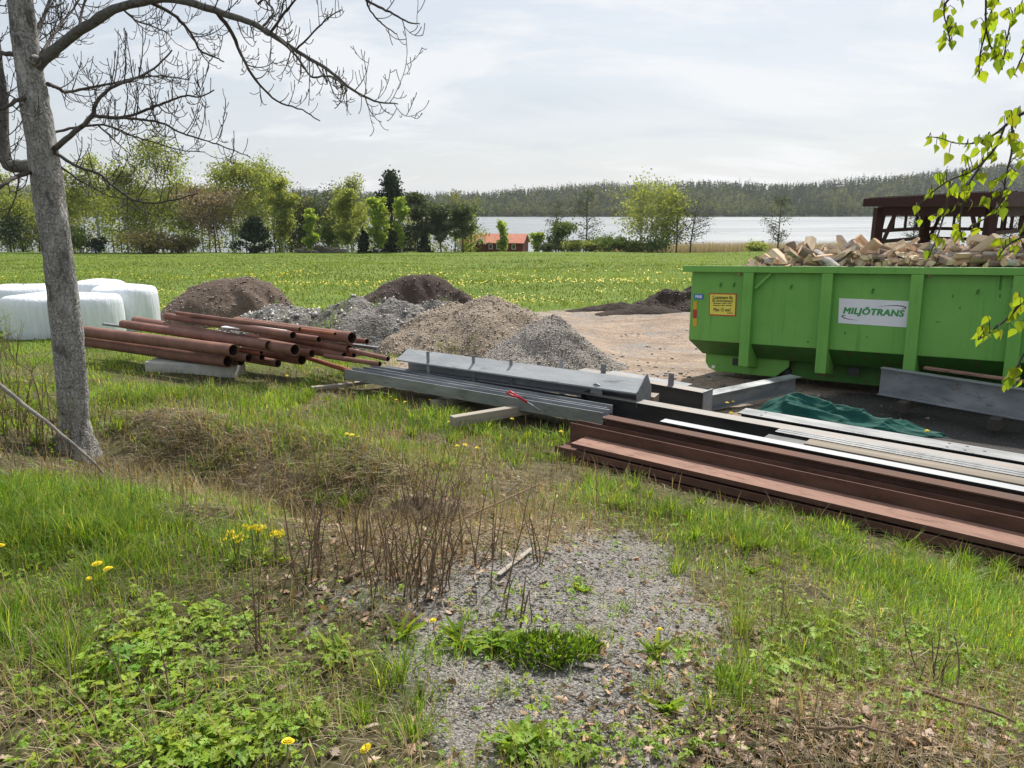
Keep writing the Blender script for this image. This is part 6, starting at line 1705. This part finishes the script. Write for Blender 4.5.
# ------------------------------------------------------------------ dry stems, sticks and small plants in the foreground
def stem_shrub(px_, py_, n_, hmin, hmax, spread, label, name='dry_shrub', mat='dry_stem', leaf=None, rad=.0045, group=None):
    c = G(px_, py_); root = empty(name, c); tag(root, label, 'shrub', group)
    m = MB(); C = []
    n_ = n_ if n_ < 6 or leaf else int(n_ * .95); hmax = hmax if leaf else hmin + (hmax - hmin) * .85
    for k in range(n_):
        b0 = Vector((ra.normal(0, spread), ra.normal(0, spread * .7), 0)); b0.z = float(H(c.x + b0.x, c.y + b0.y)) - c.z - .02
        hh = ra.uniform(hmin, hmax); d = Vector((ra.normal(0, .16), ra.normal(0, .16), 1)).normalized(); P = [b0]
        for j in range(5):
            d = (d + Vector((ra.normal(0, .10), ra.normal(0, .10), .08))).normalized(); P.append(P[-1] + d * hh / 5)
        r = rad * ra.uniform(.6, 1.3); m.tube(P, [r * (1 - .6 * j / 5) for j in range(6)], 5)
        for j in range(ra.integers(1, 5)):
            p = P[ra.integers(1, 5)]; e_ = p + Vector((ra.normal(0, .09), ra.normal(0, .09), ra.uniform(.02, .14))) * (hh / .5)
            m.tube([p, p.lerp(e_, .5) + Vector((0, 0, .01)), e_], [r * .5, r * .4, r * .25], 4); C.append(e_); C.append(p.lerp(e_, .6))
        C.append(P[-1]); C.append(P[-2])
    m.build('stems', M[mat], root, True)
    if leaf:
        pts = np.array([tuple(p + Vector((ra.normal(0, .015), ra.normal(0, .015), ra.normal(0, .015)))) for p in C for _ in range(3)]); n2_ = len(pts)
        d = unit(ra.normal(0, 1, (n2_, 3)) + np.array([0, 0, .4])); V, tri = leaf_mesh_arrays(pts, d, unit(ra.normal(0, 1, (n2_, 3)) + np.array([0, -.4, .8])), ra.uniform(.014, .028, n2_), ra.uniform(.010, .02, n2_), ra.uniform(.1, .5, n2_))
        nv = V.shape[1]; mesh_np('leaves', V.reshape(-1, 3), None, (np.arange(n2_)[:, None, None] * nv + tri[None]).reshape(-1, 3), M[leaf], np.repeat(tints(n2_, .7, 1.2, .1), nv, 0), root)
    return root


GS = 'dry brown shrubs in the ditch'
stem_shrub(320, 585, 12, .25, .55, .06, 'leftmost clump of dry brown stems on the gravel edge', group=GS)
stem_shrub(352, 560, 14, .25, .6, .12, 'dry stems between the left clump and the leafy litter', group=GS)
stem_shrub(395, 585, 20, .25, .75, .14, 'densest clump of dry stems over brown leaves', group=GS)
stem_shrub(432, 590, 18, .2, .7, .14, 'dry stem clump beside the long arched stick', group=GS)
stem_shrub(470, 560, 12, .2, .55, .14, 'dry twigs at the right of the brown leaf patch', group=GS)
stem_shrub(420, 520, 30, .2, .7, .2, 'tall thin brown stems behind the leaf patch', rad=.004, group=GS)
stem_shrub(310, 500, 14, .2, .6, .11, 'thin brown stems on the ditch bank', rad=.0035, group=GS)
stem_shrub(540, 565, 4, .3, .6, .03, 'lone forked dry stem right of the white stick', group=GS)
stem_shrub(515, 620, 4, .15, .3, .05, 'short dark stems behind the dense green clump', group=GS)
stem_shrub(255, 655, 3, .3, .45, .03, 'single upright brown stem among the green herbs', group=GS)
for a_, b_ in ((30, 700), (62, 715), (85, 672), (140, 690), (160, 715), (190, 660), (18, 650)):
    stem_shrub(a_, b_, 1, .18, .34, .01, 'single reddish dead stem among the lower left herbs', 'dead_weed', rad=.003, group='dead stems in the lower left herbs')
stem_shrub(930, 690, 8, .15, .4, .07, 'dead twigs in the lower right corner grass', group=GS)
stem_shrub(780, 640, 5, .15, .35, .04, 'thin dark stems in the grass before the brown beams', rad=.003, group=GS)
stem_shrub(24, 440, 46, .3, .95, .27, 'twiggy shrub with tiny fresh leaves left of the gray trunk', 'budding_shrub', leaf='leaf_fresh', rad=.006)
stem_shrub(112, 430, 8, .3, .6, .08, 'thin budding twigs right of the gray trunk foot', 'budding_shrub', leaf='leaf_fresh', rad=.004)
stem_shrub(12, 360, 16, .5, 1.0, .2, 'budding shrub in front of the leftmost white bale', 'budding_shrub', leaf='leaf_fresh', rad=.006)
stem_shrub(450, 362, 14, .3, .55, .16, 'green-leaved sapling growing behind the ridge-shaped beam', 'budding_shrub', leaf='leaf_fresh', rad=.004)
stem_shrub(300, 300, 8, .2, .4, .10, 'small weeds on the left crest of the gray rubble heap', 'budding_shrub', leaf='herb', rad=.004)


def stick(pts, r0, r1, label, mat='dead_wood', name='dead_branch', cat='branch'):
    P = smooth_path([Vector(p) for p in pts], 5); m = MB(); c = P[0].copy()
    P = [p - c + Vector((0, ra.normal(0, .004), ra.normal(0, .004))) for p in P]
    m.tube(P, list(np.linspace(r0, r1, len(P))), 7); o = m.build(name, M[mat], None, True); o.location = c; tag(o, label, cat); return o


A_ = G(112, 482); B_ = aty(0, 385, A_.y + .25); C_ = aty(-60, 330, A_.y + .35)
stick([C_, B_, A_.lerp(B_, .45) + Vector((0, 0, .03)), A_ + Vector((0, 0, .02))], .021, .008, 'long gray fallen branch leaning across the tree foot')
for (a_, b_, c_, d_, r, lab) in ((345, 585, 545, 492, .012, 'long arched brown stick over the leaf patch'), (880, 690, 1010, 745, .010, 'brown stick in the lower right grass'), (800, 735, 900, 765, .007, 'thin dry stick at the bottom right')):
    p0 = G(a_, b_) + Vector((0, 0, .02)); p1 = G(c_, d_) + Vector((0, 0, .10)); mid = p0.lerp(p1, .5); mid.z = max(mid.z, float(H(mid.x, mid.y)) + .08)
    stick([p0, mid, p1], r, r * .5, lab, 'dry_stem', 'dry_stick', 'stick')
p0 = G(498, 580); p1 = G(532, 553)
board(p0 + Vector((0, 0, .02)), p1 + Vector((0, 0, .025)), .028, .008, M['pale_wood'], 'wood_strip', 'flat pale strip of wood lying on the gravel', 'wood strip')
p0 = G(575, 668); p1 = G(595, 672)
board(p0 + Vector((0, 0, .01)), p1 + Vector((0, 0, .012)), .03, .006, M['dead_wood'], 'wood_strip', 'small gray wood chip on the gravel near the bottom', 'wood strip')


def rosette(px_, py_, n_, L0, L1, wd, label, name='broadleaf_weed', mat='herb', el=(.2, 1.1)):
    c = G(px_, py_); az = ra.uniform(0, 6.28, n_); e_ = ra.uniform(el[0], el[1], n_)
    d = np.stack([np.sin(az) * np.cos(e_), np.cos(az) * np.cos(e_), np.sin(e_)], -1); L_ = ra.uniform(L0, L1, n_)
    V, tri = leaf_mesh_arrays(np.stack([ra.normal(0, .012, n_), ra.normal(0, .012, n_), np.zeros(n_)], -1), d, np.tile([0, 0, 1.0], (n_, 1)) + ra.normal(0, .2, (n_, 3)), L_, L_ * wd, ra.uniform(.1, .4, n_))
    nv = V.shape[1]; o = mesh_np(name, V.reshape(-1, 3), None, (np.arange(n_)[:, None, None] * nv + tri[None]).reshape(-1, 3), M[mat], np.repeat(tints(n_, .7, 1.2, .1), nv, 0))
    o.location = c; tag(o, label, 'weed', 'leafy weeds on the foreground gravel')


for a_ in ((345, 660, 14, .08, .15, .34, 'long-leaved weed at the left edge of the gravel'), (398, 640, 10, .08, .14, .36, 'weed with upright leaves below the dry stems'), (460, 645, 16, .08, .16, .32, 'largest dandelion-leaved weed beside the single orange flower'),
           (495, 650, 14, .08, .16, .32, 'dandelion-leaved weed touching the dense green clump'), (655, 660, 10, .06, .13, .3, 'narrow weed under the lone dandelion on the gravel'), (665, 715, 12, .06, .12, .36, 'reddish-stemmed weed at the bottom of the gravel'),
           (582, 592, 16, .04, .08, .5, 'small pale-leaved weed right of the white wood strip'), (752, 575, 18, .06, .11, .45, 'bright bushy weed below the brown beams'), (955, 660, 16, .05, .1, .5, 'light green leafy weed near the right edge'),
           (525, 755, 30, .07, .13, .55, 'broad leafy herb at the bottom middle'), (875, 660, 18, .05, .09, .5, 'bright leafy weed in the right grass'), (720, 680, 12, .04, .09, .5, 'pale leafy weed on the gravel slope')):
    rosette(*a_)
# dense fine-leaved clump
c = G(545, 655); n = 900
a_ = ra.uniform(0, 6.28, n); r_ = np.sqrt(ra.random(n)) * np.clip(1 + 1.3 * fbm(np.cos(a_) * 1.6 + 5, np.sin(a_) * 1.6 + 5, 601, 3), .45, 1.5); X = r_ * np.cos(a_) * .22; Y = r_ * np.sin(a_) * .12; Zg = H(X + c.x, Y + c.y) - c.z
Zb = Zg + np.clip(1 - r_ ** 2, 0, 1) * .08 * ra.random(n)
d = unit(np.stack([np.cos(a_) * .6 + ra.normal(0, .4, n), np.sin(a_) * .6 + ra.normal(0, .4, n), np.ones(n)], -1))
V, tri = leaf_mesh_arrays(np.stack([X, Y, Zb], -1), d, unit(ra.normal(0, 1, (n, 3))), ra.uniform(.02, .045, n), ra.uniform(.010, .019, n), ra.uniform(.1, .4, n)); nv = V.shape[1]
o = mesh_np('cushion_plant', V.reshape(-1, 3), None, (np.arange(n)[:, None, None] * nv + tri[None]).reshape(-1, 3), M['grass'], np.repeat(tints(n, .45, 1.25, .10), nv, 0)); o.location = c
tag(o, 'dense dark green fine-leaved clump on the gravel', 'plant')

# dandelions, each one a thing
def dandelion_proto(nm, closed=False):
    root = empty(nm); b = MB(); b.tube([(0, 0, -.14), (.004, .002, -.07), (0, 0, 0)], [.0028, .0026, .0024], 6); b.build('stem', M['stem_green'], root, True)
    f = MB(); 
    for ring, (np_, r_, z_, l_) in enumerate(((16, .019, .002, .0), (13, .014, .006, 0), (9, .009, .010, 0))):
        for k in range(np_):
            a_ = 2 * math.pi * k / np_ + ring * .2; w_ = .0042
            ca, sa = math.cos(a_), math.sin(a_)
            f.quad((ca * .002, sa * .002, z_ - .001), (ca * r_ * .8 + sa * w_, sa * r_ * .8 - ca * w_, z_ + .002), (ca * r_, sa * r_, z_ + .001 - ring * .0), (ca * r_ * .8 - sa * w_, sa * r_ * .8 + ca * w_, z_ + .002))
    fo_ = f.build('flower_head', M['petal'], root)
    return root


proto = dandelion_proto('dandelion'); used = False
def dandelion(px_, py_, label, group, lift=.10, sc_=1.0):
    global used
    c = G(px_, py_ + lift * F / max(1.8, G(px_, py_).y) * .9); o = proto if not used else copy_tree(proto); used = True
    tgt = aty(px_, py_, c.y); o.location = tgt; o.rotation_euler = (ra.normal(.1, .15), ra.normal(0, .15), ra.uniform(0, 6.28)); 
    g_ = max(.02, tgt.z - float(H(tgt.x, tgt.y))); s_ = sc_ * ra.uniform(.9, 1.15); o.scale = (s_, s_, max(.35, min(1.6, (g_ + .02) / .14)))
    tag(o, label, 'dandelion', group)


dandelion(0, 546, 'dandelion cut by the left picture edge', 'dandelions in the left foreground')
dandelion(97, 564, 'left of two dandelions side by side in the lower left', 'dandelions in the left foreground', sc_=1.2)
dandelion(108, 569, 'right of two dandelions side by side in the lower left', 'dandelions in the left foreground', sc_=1.2)
dandelion(89, 579, 'small half-hidden dandelion below a pair', 'dandelions in the left foreground', sc_=.7)
dandelion(288, 742, 'dandelion at the bottom edge, left of another', 'dandelions in the left foreground', sc_=.9)
dandelion(366, 749, 'dandelion at the bottom edge beside the gravel', 'dandelions in the left foreground', sc_=.9)
dandelion(433, 621, 'lone orange-yellow dandelion below the dry stems', 'dandelions on the gravel', sc_=.8)
dandelion(660, 630, 'lone dandelion on a tall stem over the gravel', 'dandelions on the gravel', sc_=.7)
GA = 'dandelions in the grass before the beams'
for a_, b_ in ((347, 434), (352, 435), (358, 437), (457, 446), (465, 445), (477, 448), (449, 422), (391, 397), (396, 400), (405, 402), (430, 400), (512, 419), (365, 371), (287, 372), (403, 371)):
    dandelion(a_, b_, 'yellow dandelion in the grass before the gray beams', GA, .14, 1.25)
GP = 'dandelions beside the pipe pile'
for a_, b_ in ((287, 364), (288, 369), (295, 362), (287, 376), (332, 356), (330, 361), (341, 366), (348, 368), (318, 368), (330, 378), (322, 372), (354, 380)):
    dandelion(a_, b_, 'yellow dandelion beside the rusty pipe ends', GP, .16, 1.3)
GC = 'dandelions around the beam ends'
for a_, b_ in ((570, 407), (571, 415), (590, 406), (561, 432), (620, 402), (621, 405), (661, 417), (579, 411), (727, 403), (733, 402), (731, 413), (927, 431), (566, 419)):
    dandelion(a_, b_, 'yellow dandelion growing around the gray beam ends', GC, .2, 1.35)

# yellow cowslip-like clump
for k, (px_, py_) in enumerate(((238, 538), (258, 528), (275, 534))):
    c = G(px_, py_ + 30); root = empty('cowslip_plant', c); tag(root, ['left plant of the yellow cowslip clump', 'middle and tallest plant of the yellow cowslip clump', 'right plant of the yellow cowslip clump'][k], 'flower', 'yellow cowslips in the ditch')
    m = MB(); f = MB()
    for j in range(7):
        e_ = aty(px_ + ra.normal(0, 4.5), py_ + ra.normal(0, 3.5), c.y + ra.normal(0, .008)) - c
        m.tube([(ra.normal(0, .02), ra.normal(0, .02), -.02), e_ * .6 + Vector((0, 0, .03)), e_], .0022, 5)
        for q_ in range(4):
            b_ = e_ + Vector((ra.normal(0, .012), ra.normal(0, .012), ra.normal(0, .008)))
            f.tube([b_ + Vector((0, 0, .006)), b_, b_ + Vector((ra.normal(0, .003), -.003, -.006))], [.0015, .0042, .0056], 6)
    m.build('stems', M['stem_green'], root); f.build('flowers', M['petal'], root)
    n = 26; az = ra.uniform(0, 6.28, n); e2_ = ra.uniform(.2, 1.2, n); L_ = ra.uniform(.05, .1, n)
    d = np.stack([np.sin(az) * np.cos(e2_), np.cos(az) * np.cos(e2_), np.sin(e2_)], -1)
    V, tri = leaf_mesh_arrays(np.stack([ra.normal(0, .02, n), ra.normal(0, .02, n), np.zeros(n)], -1), d, np.tile([0, 0, 1.0], (n, 1)), L_, L_ * .4, ra.uniform(.1, .4, n)); nv = V.shape[1]
    mesh_np('leaves', V.reshape(-1, 3), None, (np.arange(n)[:, None, None] * nv + tri[None]).reshape(-1, 3), M['herb'], np.repeat(tints(n, .7, 1.2, .1), nv, 0), root)

# ------------------------------------------------------------------ the air
b = MB(); b.box(-5600, 5600, -5600, 5600, -24, 170)
hm, nt = new_mat('haze_air')
vol = N(nt, 'ShaderNodeVolumePrincipled', {'Color': (.93, .96, 1.0), 'Density': .00008, 'Anisotropy': 0.3})
N(nt, 'ShaderNodeOutputMaterial', {1: vol.outputs[0]})
hz = b.build('haze', hm); tag(hz, kind='stuff')
